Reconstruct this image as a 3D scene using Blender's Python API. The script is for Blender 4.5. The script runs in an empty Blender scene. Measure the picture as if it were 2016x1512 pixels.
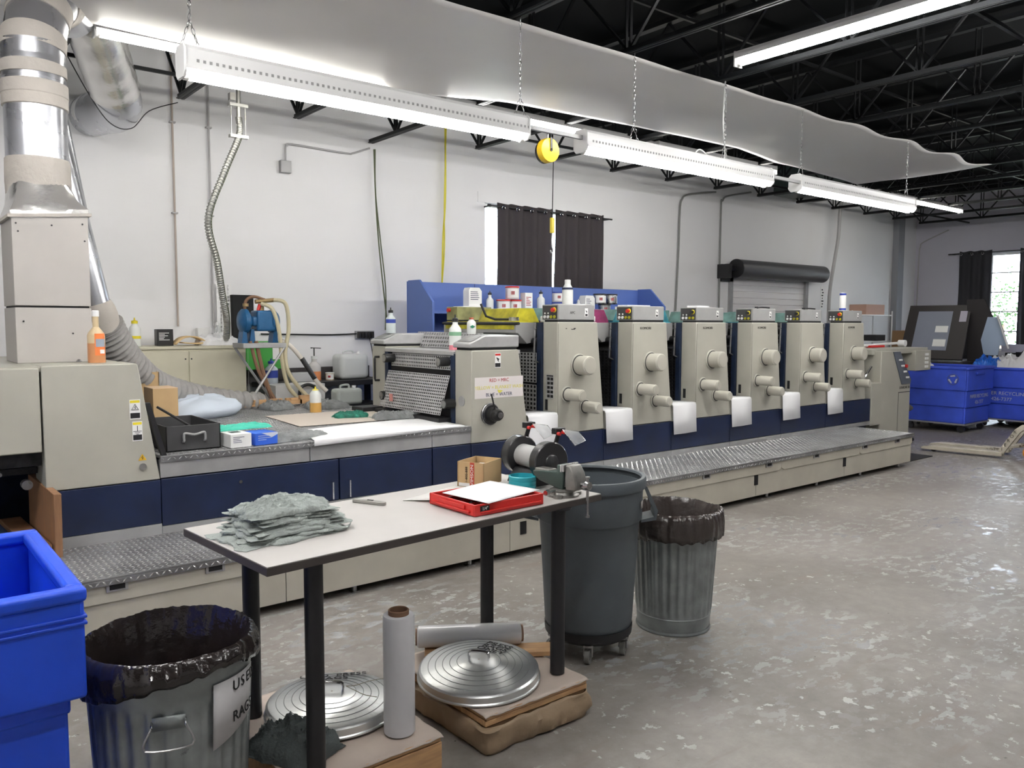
import bpy, bmesh, math, random
from mathutils import Vector, Matrix, noise
sc = bpy.context.scene
COL = sc.collection
random.seed(7)
PI = math.pi
# ---------------------------------------------------------------- camera
def rad(a): return math.radians(a)
F, YAW, PIT, ROL, H = 1590.0, rad(51.12), rad(4.36), rad(0.14), 1.8
fw = Vector((math.cos(YAW)*math.cos(PIT), math.sin(YAW)*math.cos(PIT), -math.sin(PIT)))
rt = Vector((math.sin(YAW), -math.cos(YAW), 0)); up = rt.cross(fw)
r2 = rt*math.cos(ROL)+up*math.sin(ROL); u2 = up*math.cos(ROL)-rt*math.sin(ROL)
cam = bpy.data.objects.new('camera', bpy.data.cameras.new('camera')); COL.objects.link(cam)
M = Matrix((r2, u2, -fw)).transposed().to_4x4(); M.translation = (0, 0, H)
cam.matrix_world = M
cam.data.sensor_width = 36; cam.data.lens = F/2016*36; cam.data.clip_start = .05; cam.data.clip_end = 200
sc.camera = cam
# ---------------------------------------------------------------- world, exposure
sc.view_settings.view_transform = 'Standard'; sc.view_settings.look = 'None'
sc.view_settings.gamma = 1; sc.view_settings.use_curve_mapping = False
sc.view_settings.exposure = 1.76
w = bpy.data.worlds.new('world'); sc.world = w; w.use_nodes = True
bg = w.node_tree.nodes['Background']; bg.inputs[0].default_value = (.80, .90, 1.0, 1); bg.inputs[1].default_value = 8
TUBE = 23.5      # strength of the fluorescent tubes
# ---------------------------------------------------------------- materials
def mat(name, col, rough=.5, metal=0., var=0., vs=8., bump=0., bs=60., dark=None, dthr=.62, emit=0., alpha=1., trans=0., spec=.5, coat=0., stretch=None, subs=0.):
    m = bpy.data.materials.new(name); m.use_nodes = True
    nt = m.node_tree; b = nt.nodes['Principled BSDF']
    c = (*col, 1)
    b.inputs['Base Color'].default_value = c; b.inputs['Roughness'].default_value = rough
    b.inputs['Metallic'].default_value = metal; b.inputs['Specular IOR Level'].default_value = spec
    if coat: b.inputs['Coat Weight'].default_value = coat
    if trans: b.inputs['Transmission Weight'].default_value = trans
    if alpha < 1: b.inputs['Alpha'].default_value = alpha
    if emit: b.inputs['Emission Color'].default_value = c; b.inputs['Emission Strength'].default_value = emit
    L = nt.links.new
    if var or bump or dark:
        tc = nt.nodes.new('ShaderNodeTexCoord'); out = tc.outputs['Object']
        if stretch:
            mp = nt.nodes.new('ShaderNodeMapping'); mp.inputs['Scale'].default_value = stretch; L(out, mp.inputs[0]); out = mp.outputs[0]
    cur = None
    if var:
        n = nt.nodes.new('ShaderNodeTexNoise'); n.inputs['Scale'].default_value = vs; n.inputs['Detail'].default_value = 6; L(out, n.inputs['Vector'])
        r = nt.nodes.new('ShaderNodeValToRGB'); r.color_ramp.elements[0].position = .3; r.color_ramp.elements[1].position = .7
        r.color_ramp.elements[0].color = (*[max(0, x*(1-var)) for x in col], 1); r.color_ramp.elements[1].color = (*[min(1, x*(1+var)) for x in col], 1)
        L(n.outputs['Fac'], r.inputs[0]); cur = r.outputs[0]; L(cur, b.inputs['Base Color'])
        mr = nt.nodes.new('ShaderNodeMapRange'); mr.inputs['To Min'].default_value = max(.02, rough-.12); mr.inputs['To Max'].default_value = min(1, rough+.12)
        L(n.outputs['Fac'], mr.inputs[0]); L(mr.outputs[0], b.inputs['Roughness'])
    if dark:
        n = nt.nodes.new('ShaderNodeTexNoise'); n.inputs['Scale'].default_value = 5; n.inputs['Detail'].default_value = 10; n.inputs['Roughness'].default_value = .7; L(out, n.inputs['Vector'])
        r = nt.nodes.new('ShaderNodeValToRGB'); r.color_ramp.elements[0].position = dthr; r.color_ramp.elements[1].position = dthr+.06
        L(n.outputs['Fac'], r.inputs[0])
        mx = nt.nodes.new('ShaderNodeMix'); mx.data_type = 'RGBA'; L(r.outputs[0], mx.inputs[0])
        if cur: L(cur, mx.inputs[6])
        else: mx.inputs[6].default_value = c
        mx.inputs[7].default_value = (*dark, 1); L(mx.outputs[2], b.inputs['Base Color'])
    if bump:
        n = nt.nodes.new('ShaderNodeTexNoise'); n.inputs['Scale'].default_value = bs; n.inputs['Detail'].default_value = 4; L(out, n.inputs['Vector'])
        bp = nt.nodes.new('ShaderNodeBump'); bp.inputs['Strength'].default_value = bump; bp.inputs['Distance'].default_value = .01
        L(n.outputs['Fac'], bp.inputs['Height']); L(bp.outputs[0], b.inputs['Normal'])
    return m
CREAM = mat('cream_paint', (.395, .385, .33), .42, var=.06, vs=3, dark=(.40, .38, .32), dthr=.70)
CREAM_DIRTY = mat('cream_paint_scuffed', (.50, .475, .40), .5, var=.08, vs=4, dark=(.30, .27, .21), dthr=.66)
CREAM_CAB = mat('cream_cabinet', (.60, .57, .44), .5, var=.04, vs=3)
NAVY = mat('navy_paint', (.0045, .012, .047), .45, var=.25, vs=5)
NAVY_FR = mat('navy_frame', (.012, .022, .05), .45, var=.3, vs=12)
GREYM = mat('grey_sheet_metal', (.36, .36, .36), .45, .35, var=.12, vs=6)
GREYL = mat('grey_light_metal', (.48, .48, .48), .4, .4, var=.1, vs=9, dark=(.10, .10, .09), dthr=.68)
GREYBOX = mat('grey_enamel', (.30, .30, .295), .5, var=.06, vs=8)
PLATE = mat('diamond_plate', (.24, .24, .245), .45, .55, var=.35, vs=4, bump=.25, bs=40)
LUG = mat('diamond_lugs', (.85, .85, .85), .22, .8)
BLACK = mat('black_paint', (.014, .014, .016), .45)
BLACKM = mat('black_matt', (.006, .006, .007), .8)
MECH = mat('oily_mechanism', (.02, .02, .022), .4, .5, var=.6, vs=14)
STEEL = mat('steel', (.45, .45, .45), .28, 1., var=.1, vs=12)
CHROME = mat('chrome', (.75, .75, .76), .12, 1.)
GALV = mat('galvanised', (.30, .325, .325), .40, .55, var=.22, vs=9, dark=(.14, .15, .15), dthr=.66)
GALVL = mat('galvanised_bright', (.70, .72, .72), .30, .85, bump=.05, bs=10)
ALU = mat('aluminium_duct', (.52, .53, .56), .26, .95, var=.06, vs=4, bump=.08, bs=5)
FOIL = mat('foil_wrap', (.72, .71, .69), .24, .85, bump=.5, bs=11)
MASTIC = mat('duct_mastic', (.43, .40, .36), .75, var=.06, vs=6, bump=.5, bs=25)
DUCTBOX = mat('duct_box_paint', (.41, .39, .365), .6, var=.06, vs=3, bump=.1, bs=8)
WHITE = mat('white_enamel', (.78, .78, .77), .4)
PAPER = mat('white_paper', (.86, .86, .87), .7)
PAPERW = mat('off_white_paper', (.80, .79, .76), .8)
TARP = mat('white_tarpaulin', (.72, .70, .685), .45, var=.03, vs=1.2, bump=.15, bs=2)
WALL = None
KNOB = mat('cream_plastic', (.45, .435, .375), .45)
PLASTIC_BK = mat('black_plastic', (.02, .02, .02), .35)
RUBBER = mat('grey_hose', (.30, .29, .28), .6, var=.1, vs=20)
LIQ_Y = mat('amber_liquid', (.62, .36, .10), .3)
LIQ_O = mat('orange_liquid', (.80, .30, .12), .3)
TRANS = mat('milky_plastic', (.74, .76, .74), .35)
YEL = mat('yellow_plastic', (.80, .66, .03), .4)
REDP = mat('red_plastic', (.62, .025, .02), .35)
ORANGE = mat('orange_label', (.80, .22, .06), .5)
GREENL = mat('green_label', (.02, .22, .12), .5)
BLUEL = mat('blue_label', (.03, .06, .35), .5)
BLUE_RACK = mat('blue_cabinet_paint', (.085, .15, .42), .45, var=.05, vs=2)
BLUE_BIN = mat('blue_polyethylene', (.014, .085, .74), .38, var=.14, vs=3, bump=.05, bs=30)
BLUE_BIN2 = mat('blue_polyethylene_faded', (.045, .10, .66), .45, var=.18, vs=3)
BRUTE = mat('dark_grey_polyethylene', (.095, .112, .125), .5, var=.1, vs=6, bump=.06, bs=80)
LINER = mat('black_bin_liner', (.022, .017, .016), .2, bump=.9, bs=16, spec=.7)
LINER2 = mat('brown_black_bin_liner', (.05, .038, .034), .24, bump=.9, bs=14, spec=.7)
LAMIN = mat('table_laminate', (.50, .48, .46), .45, var=.04, vs=9)
EDGE = mat('table_edge', (.06, .05, .045), .5)
WOOD = mat('raw_wood', (.52, .31, .15), .6, var=.2, vs=4, stretch=(2, 14, 14))
PLY = mat('plywood_face', (.27, .14, .07), .6, var=.2, vs=4, stretch=(10, 10, 1.5))
CARD = mat('cardboard', (.50, .34, .17), .75, var=.05, vs=8)
CARDI = mat('cardboard_inside', (.36, .22, .11), .8)
KRAFT = mat('kraft_wrap', (.34, .245, .155), .5, var=.12, vs=6, bump=.8, bs=9)
BOARDTOP = mat('paper_covered_board', (.50, .42, .36), .5, var=.1, vs=5)
RAG = mat('grey_green_rag', (.33, .365, .345), .95, var=.16, vs=7, bump=.6, bs=120)
RAGD = mat('dark_grey_rag', (.085, .10, .10), .95, var=.2, vs=7, bump=.6, bs=110)
RAGM = mat('mid_grey_rag', (.22, .23, .23), .95, var=.25, vs=9, bump=.6, bs=120)
FILM = mat('stretch_film', (.62, .62, .64), .3, var=.03, vs=2)
FILMC = mat('stretch_film_glossy', (.72, .72, .73), .12, coat=.6)
CORE = mat('cardboard_core', (.20, .11, .065), .8)
TEAL = mat('teal_plastic', (.03, .42, .50), .3, coat=.3)
TBLUE = mat('turquoise_cloth', (.06, .50, .36), .7)
TOOLBOX = mat('toolbox_grey', (.055, .055, .057), .4, var=.15, vs=5)
PUMPB = mat('blue_pump_casting', (.01, .09, .22), .35, bump=.4, bs=25)
HOSE = mat('clear_hose', (.50, .45, .30), .35)
GREENB = mat('green_crate', (.05, .36, .05), .5)
CURT = mat('dark_curtain', (.050, .042, .045), .85)
CURTR = mat('dark_curtain_bluish', (.045, .045, .052), .85)
GRINDER = mat('grinder_black', (.028, .028, .030), .28, coat=.3)
GRINDM = mat('grinder_motor', (.45, .45, .44), .35)
VISE = mat('vise_casting', (.22, .215, .20), .4, .5, var=.2, vs=20)
VISEG = mat('vise_green', (.055, .085, .075), .4, .3)
INKY = mat('yellow_ink', (.42, .38, .02), .35, var=.35, vs=10)
INKM = mat('magenta_ink', (.22, .03, .10), .35, var=.4, vs=10)
INKC = mat('cyan_ink', (.04, .24, .30), .35, var=.4, vs=10)
INKK = mat('teal_ink_tray', (.12, .22, .20), .45, var=.3, vs=10)
CUSH = mat('pale_blue_fabric', (.62, .69, .78), .8, bump=.2, bs=8)
JUG = mat('white_jug', (.62, .64, .63), .4)
JUG2 = mat('grey_white_jug', (.40, .43, .41), .4)
FLEXM = mat('flexible_conduit', (.50, .50, .47), .35, .8)
CORD = mat('green_grey_cord', (.09, .11, .05), .6)
CORDY = mat('yellow_cord', (.70, .62, .03), .5)
CONDUIT = mat('painted_conduit', (.42, .41, .41), .5)
JOIST = mat('black_joist', (.008, .009, .010), .5, spec=.25)
DECKM = mat('black_roof_deck', (.0035, .0045, .005), .8, spec=.1)
ROLLG = mat('dark_grey_drum', (.085, .085, .09), .45)
SLAT = mat('white_slat', (.80, .78, .78), .45)
FAR_DK = mat('dark_brown_grey_panel', (.030, .026, .026), .6)
FAR_GR = mat('blue_grey_sheet', (.22, .24, .30), .5)
INK = mat('black_lettering', (.01, .01, .01), .7)
INKR = mat('red_lettering', (.40, .02, .03), .7)
INKYEL = mat('yellow_lettering', (.72, .66, .10), .7)
INKB = mat('dark_blue_lettering', (.02, .03, .08), .7)
INKW = mat('white_lettering', (.55, .58, .68), .7)
LABELW = mat('white_label', (.82, .82, .80), .5)
TUBEM = mat('fluorescent_tube', (1, .985, .96), .5, emit=TUBE)
TUBEW = mat('fluorescent_tube_warm', (1, .97, .90), .5, emit=TUBE*.5)
TUBEF = mat('fluorescent_tube_old', (1, .985, .96), .5, emit=TUBE*.5)
TUBEB = mat('fluorescent_tube_aisle', (1, .985, .97), .5, emit=TUBE*1.7)
JACK = mat('ivory_paint_worn', (.50, .46, .38), .5, var=.15, vs=8, dark=(.12, .10, .08), dthr=.6)
ORG = mat('orange_wheel', (.55, .22, .03), .5)
LEAF = mat('green_leaves', (.022, .045, .012), .8, spec=.1)
BARK = mat('tree_bark', (.12, .08, .05), .8)
GRASS = mat('outdoor_ground', (.25, .26, .20), .9)
GLASS = mat('window_glass', (.95, .97, 1), .02, trans=1.)
CLEARP = mat('clear_plastic', (.85, .87, .88), .08, alpha=.35)
FOAM = mat('yellow_foam', (.72, .52, .27), .8)

def wall_mat(name, col):
    m = mat(name, col, .55, var=.03, vs=.7); nt = m.node_tree; L = nt.links.new; b = nt.nodes['Principled BSDF']
    tc = nt.nodes.new('ShaderNodeTexCoord'); mp = nt.nodes.new('ShaderNodeMapping')
    L(tc.outputs['Object'], mp.inputs[0])
    mp.inputs['Rotation'].default_value = (PI/2, 0, 0) if 'back' in name else (PI/2, 0, PI/2)
    br = nt.nodes.new('ShaderNodeTexBrick'); br.inputs['Scale'].default_value = 1; br.inputs['Brick Width'].default_value = .406; br.inputs['Row Height'].default_value = .203
    br.inputs['Mortar Size'].default_value = .006; br.inputs['Mortar Smooth'].default_value = .6
    L(mp.outputs[0], br.inputs[0])
    n = nt.nodes.new('ShaderNodeTexNoise'); n.inputs['Scale'].default_value = 1.3; n.inputs['Detail'].default_value = 5; L(tc.outputs['Object'], n.inputs[0])
    mu = nt.nodes.new('ShaderNodeMath'); mu.operation = 'MULTIPLY'; L(br.outputs['Fac'], mu.inputs[0]); L(n.outputs['Fac'], mu.inputs[1])
    bp = nt.nodes.new('ShaderNodeBump'); bp.inputs['Strength'].default_value = .16; bp.inputs['Distance'].default_value = .004; bp.invert = True
    L(mu.outputs[0], bp.inputs['Height']); L(bp.outputs[0], b.inputs['Normal'])
    return m
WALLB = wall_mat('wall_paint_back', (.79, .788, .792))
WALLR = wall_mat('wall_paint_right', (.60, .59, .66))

def floor_mat():
    m = bpy.data.materials.new('concrete_floor'); m.use_nodes = True; nt = m.node_tree; L = nt.links.new; b = nt.nodes['Principled BSDF']
    tc = nt.nodes.new('ShaderNodeTexCoord')
    def nz(scale, det=8, ro=.55, st=(1, 1, 1)):
        mp = nt.nodes.new('ShaderNodeMapping'); mp.inputs['Scale'].default_value = st; L(tc.outputs['Object'], mp.inputs[0])
        n = nt.nodes.new('ShaderNodeTexNoise'); n.inputs['Scale'].default_value = scale; n.inputs['Detail'].default_value = det; n.inputs['Roughness'].default_value = ro; L(mp.outputs[0], n.inputs[0]); return n.outputs['Fac']
    def ramp(f, a, c, ca=(0, 0, 0, 1), cc=(1, 1, 1, 1)):
        r = nt.nodes.new('ShaderNodeValToRGB'); r.color_ramp.elements[0].position = a; r.color_ramp.elements[1].position = c
        r.color_ramp.elements[0].color = ca; r.color_ramp.elements[1].color = cc; L(f, r.inputs[0]); return r.outputs[0]
    def mix(f, a, c, mode='MIX'):
        x = nt.nodes.new('ShaderNodeMix'); x.data_type = 'RGBA'; x.blend_type = mode
        if isinstance(f, float): x.inputs[0].default_value = f
        else: L(f, x.inputs[0])
        for i, v in ((6, a), (7, c)):
            if isinstance(v, tuple): x.inputs[i].default_value = v
            else: L(v, x.inputs[i])
        return x.outputs[2]
    def mul(a, c):
        x = nt.nodes.new('ShaderNodeMath'); x.operation = 'MULTIPLY'; L(a, x.inputs[0]); L(c, x.inputs[1]); return x.outputs[0]
    base = ramp(nz(.8, 10), .3, .7, (.175, .158, .142, 1), (.295, .275, .252, 1))
    fine = ramp(nz(9, 8, .7), .25, .75, (.72, .72, .72, 1), (1.15, 1.15, 1.15, 1))
    c = mix(1.0, base, fine, 'MULTIPLY')
    streak = ramp(nz(3, 8, .6, (.5, 3, 1)), .55, .66)
    c = mix(mul(streak, ramp(nz(.9, 3), .4, .6)), c, (.20, .17, .15, 1))
    flake = mul(ramp(nz(10, 12, .62, (.8, 1.4, 1)), .54, .556), ramp(nz(.55, 3), .46, .60))   # peeled sealer patches
    c = mix(flake, c, (.36, .365, .37, 1))
    flake2 = mul(ramp(nz(14, 12, .6), .61, .62), ramp(nz(1.4, 3), .45, .55))
    c = mix(flake2, c, (.44, .44, .43, 1))
    dirt = ramp(nz(28, 4, .5), .72, .74); c = mix(dirt, c, (.05, .045, .04, 1))
    L(c, b.inputs['Base Color'])
    ro = mix(flake, (.46, .46, .46, 1), (.22, .22, .22, 1)); L(ro, b.inputs['Roughness'])
    bp = nt.nodes.new('ShaderNodeBump'); bp.inputs['Strength'].default_value = .25; bp.inputs['Distance'].default_value = .004
    L(nz(16, 8, .7), bp.inputs['Height']); L(bp.outputs[0], b.inputs['Normal'])
    return m
FLOORM = floor_mat()

# ---------------------------------------------------------------- mesh builder
def V(*a): return Vector(a)
class MB:
    def __init__(s): s.v = []; s.f = []
    def add(s, vs, fs):
        o = len(s.v); s.v += [tuple(x) for x in vs]; s.f += [tuple(i+o for i in f) for f in fs]; return s
    def box(s, x0, y0, z0, x1, y1, z1):
        return s.add([(x0, y0, z0), (x1, y0, z0), (x1, y1, z0), (x0, y1, z0), (x0, y0, z1), (x1, y0, z1), (x1, y1, z1), (x0, y1, z1)],
                     [(0, 3, 2, 1), (4, 5, 6, 7), (0, 1, 5, 4), (1, 2, 6, 5), (2, 3, 7, 6), (3, 0, 4, 7)])
    def prism(s, poly, axis, a, b):
        # poly of (u,v): axis 'y' -> (x,z), 'x' -> (y,z), 'z' -> (x,y)
        n = len(poly)
        def P(u, v, w): return (u, w, v) if axis == 'y' else ((w, u, v) if axis == 'x' else (u, v, w))
        vs = [P(u, v, a) for u, v in poly]+[P(u, v, b) for u, v in poly]
        fs = [tuple(range(n)), tuple(range(2*n-1, n-1, -1))]+[(i, i+n, (i+1) % n+n, (i+1) % n) for i in range(n)]
        return s.add(vs, fs)
    def cyl(s, p0, p1, r0, r1=None, n=20, caps=True):
        r1 = r0 if r1 is None else r1
        return s.rev(p0, p1, [(r0, 0), (r1, 1)], n, caps)
    def rev(s, p0, p1, prof, n=20, caps=True):
        # prof: (radius, t along p0->p1)
        p0 = Vector(p0); p1 = Vector(p1); d = p1-p0; a = d.normalized()
        u = a.orthogonal().normalized(); w2 = a.cross(u)
        vs = []; fs = []
        for r, t in prof:
            for k in range(n):
                an = 2*PI*k/n; vs.append(p0+d*t+(u*math.cos(an)+w2*math.sin(an))*r)
        m = len(prof)
        for j in range(m-1):
            for k in range(n): fs.append((j*n+k, j*n+(k+1) % n, (j+1)*n+(k+1) % n, (j+1)*n+k))
        if caps: fs.append(tuple(range(n-1, -1, -1))); fs.append(tuple((m-1)*n+k for k in range(n)))
        return s.add(vs, fs)
    def lathe(s, c, prof, n=32, fn=None, capb=True, capt=False):
        vs = []; fs = []; c = Vector(c)
        for j, (r, z) in enumerate(prof):
            for k in range(n):
                an = 2*PI*k/n; rr, zz = (r, z) if fn is None else fn(r, z, an, j)
                vs.append(c+V(rr*math.cos(an), rr*math.sin(an), zz))
        for j in range(len(prof)-1):
            for k in range(n): fs.append((j*n+k, j*n+(k+1) % n, (j+1)*n+(k+1) % n, (j+1)*n+k))
        if capb: fs.append(tuple(range(n-1, -1, -1)))
        if capt: fs.append(tuple((len(prof)-1)*n+k for k in range(n)))
        return s.add(vs, fs)
    def tube(s, pts, r, n=8, closed=False, rf=None):
        pts = [Vector(p) for p in pts]; m = len(pts); vs = []; fs = []; prev = None
        for i, p in enumerate(pts):
            if closed: t = (pts[(i+1) % m]-pts[i-1]).normalized()
            else: t = (pts[min(i+1, m-1)]-pts[max(i-1, 0)]).normalized()
            u = t.orthogonal().normalized() if prev is None else (prev-t*prev.dot(t)).normalized()
            prev = u; w2 = t.cross(u); rr = r if rf is None else rf(i)
            for k in range(n): an = 2*PI*k/n; vs.append(p+(u*math.cos(an)+w2*math.sin(an))*rr)
        for i in range(m if closed else m-1):
            a = i*n; b = ((i+1) % m)*n
            for k in range(n): fs.append((a+k, a+(k+1) % n, b+(k+1) % n, b+k))
        if not closed: fs.append(tuple(range(n-1, -1, -1))); fs.append(tuple((m-1)*n+k for k in range(n)))
        return s.add(vs, fs)
    def sheet(s, o, U, Vv, nx, ny, fn):
        # grid o + U*u + V*v + fn(u,v)
        o = Vector(o); U = Vector(U); Vv = Vector(Vv); vs = []
        for j in range(ny+1):
            for i in range(nx+1):
                u = i/nx; v = j/ny; vs.append(o+U*u+Vv*v+Vector(fn(u, v)))
        fs = [(j*(nx+1)+i, j*(nx+1)+i+1, (j+1)*(nx+1)+i+1, (j+1)*(nx+1)+i) for j in range(ny) for i in range(nx)]
        return s.add(vs, fs)
    def xform(s, Mx):
        s.v = [tuple(Mx @ Vector(v)) for v in s.v]; return s
def smooth(pts, k=8, closed=False):
    # Catmull-Rom through points
    P = [Vector(p) for p in pts]; n = len(P); out = []
    for i in range(n-1 if not closed else n):
        g = (lambda j: P[j % n]) if closed else (lambda j: P[max(0, min(n-1, j))])
        a, b, c, d = g(i-1), g(i), g(i+1), g(i+2)
        for q in range(k):
            t = q/k; out.append(.5*((2*b)+(c-a)*t+(2*a-5*b+4*c-d)*t*t+(3*b-a-3*c+d)*t**3))
    if not closed: out.append(P[-1])
    return out
def org(o):
    t = V(0, 0, 0)
    while o is not None: t += o.location; o = o.parent
    return t
def obj(name, mb, m, parent=None, bevel=0, local=False, sm=35, solid=0, seg=2, kind=None, label=None):
    me = bpy.data.meshes.new(name)
    off = V(0, 0, 0) if (parent is None or local) else org(parent)
    me.from_pydata([(v[0]-off.x, v[1]-off.y, v[2]-off.z) for v in mb.v], [], mb.f)
    bm = bmesh.new(); bm.from_mesh(me); bmesh.ops.recalc_face_normals(bm, faces=bm.faces); bm.to_mesh(me); bm.free()
    if sm:
        for p in me.polygons: p.use_smooth = True
        me.set_sharp_from_angle(angle=rad(sm))
    o = bpy.data.objects.new(name, me); COL.objects.link(o); me.materials.append(m)
    if parent is not None: o.parent = parent
    if solid: md = o.modifiers.new('solid', 'SOLIDIFY'); md.thickness = solid; md.offset = 0
    if bevel: md = o.modifiers.new('bevel', 'BEVEL'); md.width = bevel; md.segments = seg; md.limit_method = 'ANGLE'; md.angle_limit = rad(40)
    if kind: o['kind'] = kind
    if label: o['label'] = label
    return o
def tag(o, label, cat, group=None):
    o['label'] = label; o['category'] = cat
    if group: o['group'] = group
    return o
def thing(name, label, cat, loc=(0, 0, 0), rz=0, group=None):
    e = bpy.data.objects.new(name, None); COL.objects.link(e); e.location = loc; e.rotation_euler = (0, 0, rz); e.empty_display_size = .05
    return tag(e, label, cat, group)
def struct(name, mb, m, parent=None, **k):
    o = obj(name, mb, m, parent, **k)
    if parent is None: o['kind'] = 'structure'
    return o
def dup(root, loc, label=None, rz=None, group=None):
    r = root.copy(); COL.objects.link(r); r.location = loc
    if rz is not None: r.rotation_euler = (0, 0, rz)
    if label: r['label'] = label
    if group: r['group'] = group
    for ch in list(root.children):
        c = ch.copy(); COL.objects.link(c); c.parent = r
        for g in list(ch.children):
            d = g.copy(); COL.objects.link(d); d.parent = c
    return r
FRONT = (PI/2, 0, 0); LEFT = (PI/2, 0, -PI/2); TOP = (0, 0, 0)
def text(s, size, loc, rot, m, parent, ext=.0006, name='lettering', align='CENTER', sx=1.):
    cu = bpy.data.curves.new(name, 'FONT'); cu.body = s; cu.size = size; cu.align_x = align; cu.align_y = 'CENTER'; cu.extrude = ext; cu.resolution_u = 3
    o = bpy.data.objects.new(name, cu); COL.objects.link(o); cu.materials.append(m)
    o.location = Vector(loc)-org(parent); o.rotation_euler = rot; o.scale = (sx, 1, 1); o.parent = parent
    return o
def nz(x, y, z=0): return noise.noise(V(x, y, z))
def perf(mb, o, U, Vv, nx, ny, hw=.55, hh=.55):
    # perforated plate: all cells but the holes
    o = Vector(o); U = Vector(U); Vv = Vector(Vv)
    us = [0]+[x for i in range(nx) for x in ((i+(1-hw)/2)/nx, (i+1-(1-hw)/2)/nx)]+[1]
    vs = [0]+[x for i in range(ny) for x in ((i+(1-hh)/2)/ny, (i+1-(1-hh)/2)/ny)]+[1]
    pts = [o+U*u+Vv*v for v in vs for u in us]; W = len(us)
    fs = [(j*W+i, j*W+i+1, (j+1)*W+i+1, (j+1)*W+i) for j in range(len(vs)-1) for i in range(W-1) if not (i % 2 == 1 and j % 2 == 1)]
    return mb.add(pts, fs)
def lugs(x0, y0, x1, y1, z, pitch=.034, h=.0022):
    mb = MB(); j = 0; y = y0+pitch/2
    while y < y1:
        i = 0; x = x0+pitch/2
        while x < x1:
            a = PI/4 if (i+j) % 2 else -PI/4; c, s = math.cos(a)*.0155, math.sin(a)*.0155; p, q = -math.sin(a)*.0045, math.cos(a)*.0045
            mb.add([(x-c, y-s, z), (x+p, y+q, z), (x+c, y+s, z), (x-p, y-q, z), (x-c*.45, y-s*.45, z+h), (x+c*.45, y+s*.45, z+h)],
                   [(0, 3, 5, 4), (3, 2, 5), (2, 1, 4, 5), (1, 0, 4)])
            x += pitch; i += 1
        y += pitch; j += 1
    return mb
def lugs_front(x0, x1, z0, z1, y, pitch=.034, h=.002):
    mb = lugs(x0, 0, x1, z1-z0, 0, pitch, h)
    mb.v = [(v[0], y-v[2], z0+v[1]) for v in mb.v]; return mb

# ================================================================= SETTING
XR, YB, XL, YF, ZC = 19.7, 9.1, -3.2, -7.0, 4.78
fl = MB().box(XL, YF, -.1, XR, YB, 0); struct('floor', fl, FLOORM)
# back wall with window and roll-up door openings
wx0, wx1, wz0, wz1 = 6.84, 9.06, 1.35, 3.46
dx0, dx1, dz1 = 12.46, 14.96, 2.62
mb = MB(); t = YB+.2
for a in ((XL, 0, wx0, ZC), (wx0, 0, wx1, wz0), (wx0, wz1, wx1, ZC), (wx1, 0, dx0, ZC), (dx0, dz1, dx1, ZC), (dx1, 0, XR, ZC)):
    mb.box(a[0], YB, a[1], a[2], t, a[3])
struct('wall_back', mb, WALLB)
vy0, vy1, vz0, vz1 = 6.3, 8.0, 1.2, 3.36
mb = MB()
for a in ((YF, 0, vy0, ZC), (vy0, 0, vy1, vz0), (vy0, vz1, vy1, ZC), (vy1, 0, YB+.2, ZC)):
    mb.box(XR, a[0], a[1], XR+.2, a[2], a[3])
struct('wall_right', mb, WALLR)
struct('wall_left', MB().box(XL-.2, YF, 0, XL, YB+.2, ZC), WALLB)
struct('wall_front', MB().box(XL-.2, YF-.2, 0, XR+.2, YF, ZC), WALLB)
cl = struct('ceiling', MB().box(XL-.2, YF-.2, ZC, XR+.2, YB+.2, ZC+.1), DECKM)
# open-web roof joists, one every 1.225 m
def joist_mesh(yend):
    mb = MB(); zb, zt = 4.01, 4.70
    for s in (-.028, .008):
        mb.box(s, YF+.1, zb, s+.02, yend, zb+.045)
    mb.box(-.04, YF+.1, zb+.003, .04, yend, zb+.01)
    mb.box(-.04, YF+.1, zt, .04, YB-.02, zt+.05)
    def bar(y0, z0, y1, z1, wd=.016):
        d = V(0, y1-y0, z1-z0); n2 = V(0, -d.z, d.y).normalized()*wd
        p = [V(0, y0, z0), V(0, y1, z1)]
        vs = []
        for q in p:
            for sx in (-.014, .014):
                for sg in (-1, 1): vs.append(q+n2*sg*.6+V(sx, 0, 0))
        mb.add(vs, [(0, 1, 5, 4), (2, 6, 7, 3), (0, 4, 6, 2), (1, 3, 7, 5), (0, 2, 3, 1), (4, 5, 7, 6)])
    y = 8.45; k = 0
    bar(8.45, zb+.02, 9.0, zt)
    while y > YF+1.2:
        for dy in (-.02, .03): bar(y+dy, zb+.02, y+dy, zt, .008)
        bar(y, zb+.02, y-.62, zt); bar(y-.62, zt, y-1.24, zb+.02)
        y -= 1.24
    return mb
jm = obj('joist', joist_mesh(8.5), JOIST, None); jm.parent = cl; jx = 3.82-1.225*5
jm.location = (jx, 0, 0)
for k in range(1, 19):
    x = jx+1.225*k
    if abs(x-5.045) < .1:
        j = obj('joist', joist_mesh(9.06), JOIST, cl, local=True); j.location = (x, 0, 0)
    else:
        j = jm.copy(); COL.objects.link(j); j.location = (x, 0, 0)
for y in (.6, 2.6, 5.0, 7.9):
    obj('bridging_angle', MB().box(XL+.1, y, 4.06, XR-.05, y+.03, 4.09).box(XL+.1, y+.1, 4.66, XR-.05, y+.13, 4.69), JOIST, cl)
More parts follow.
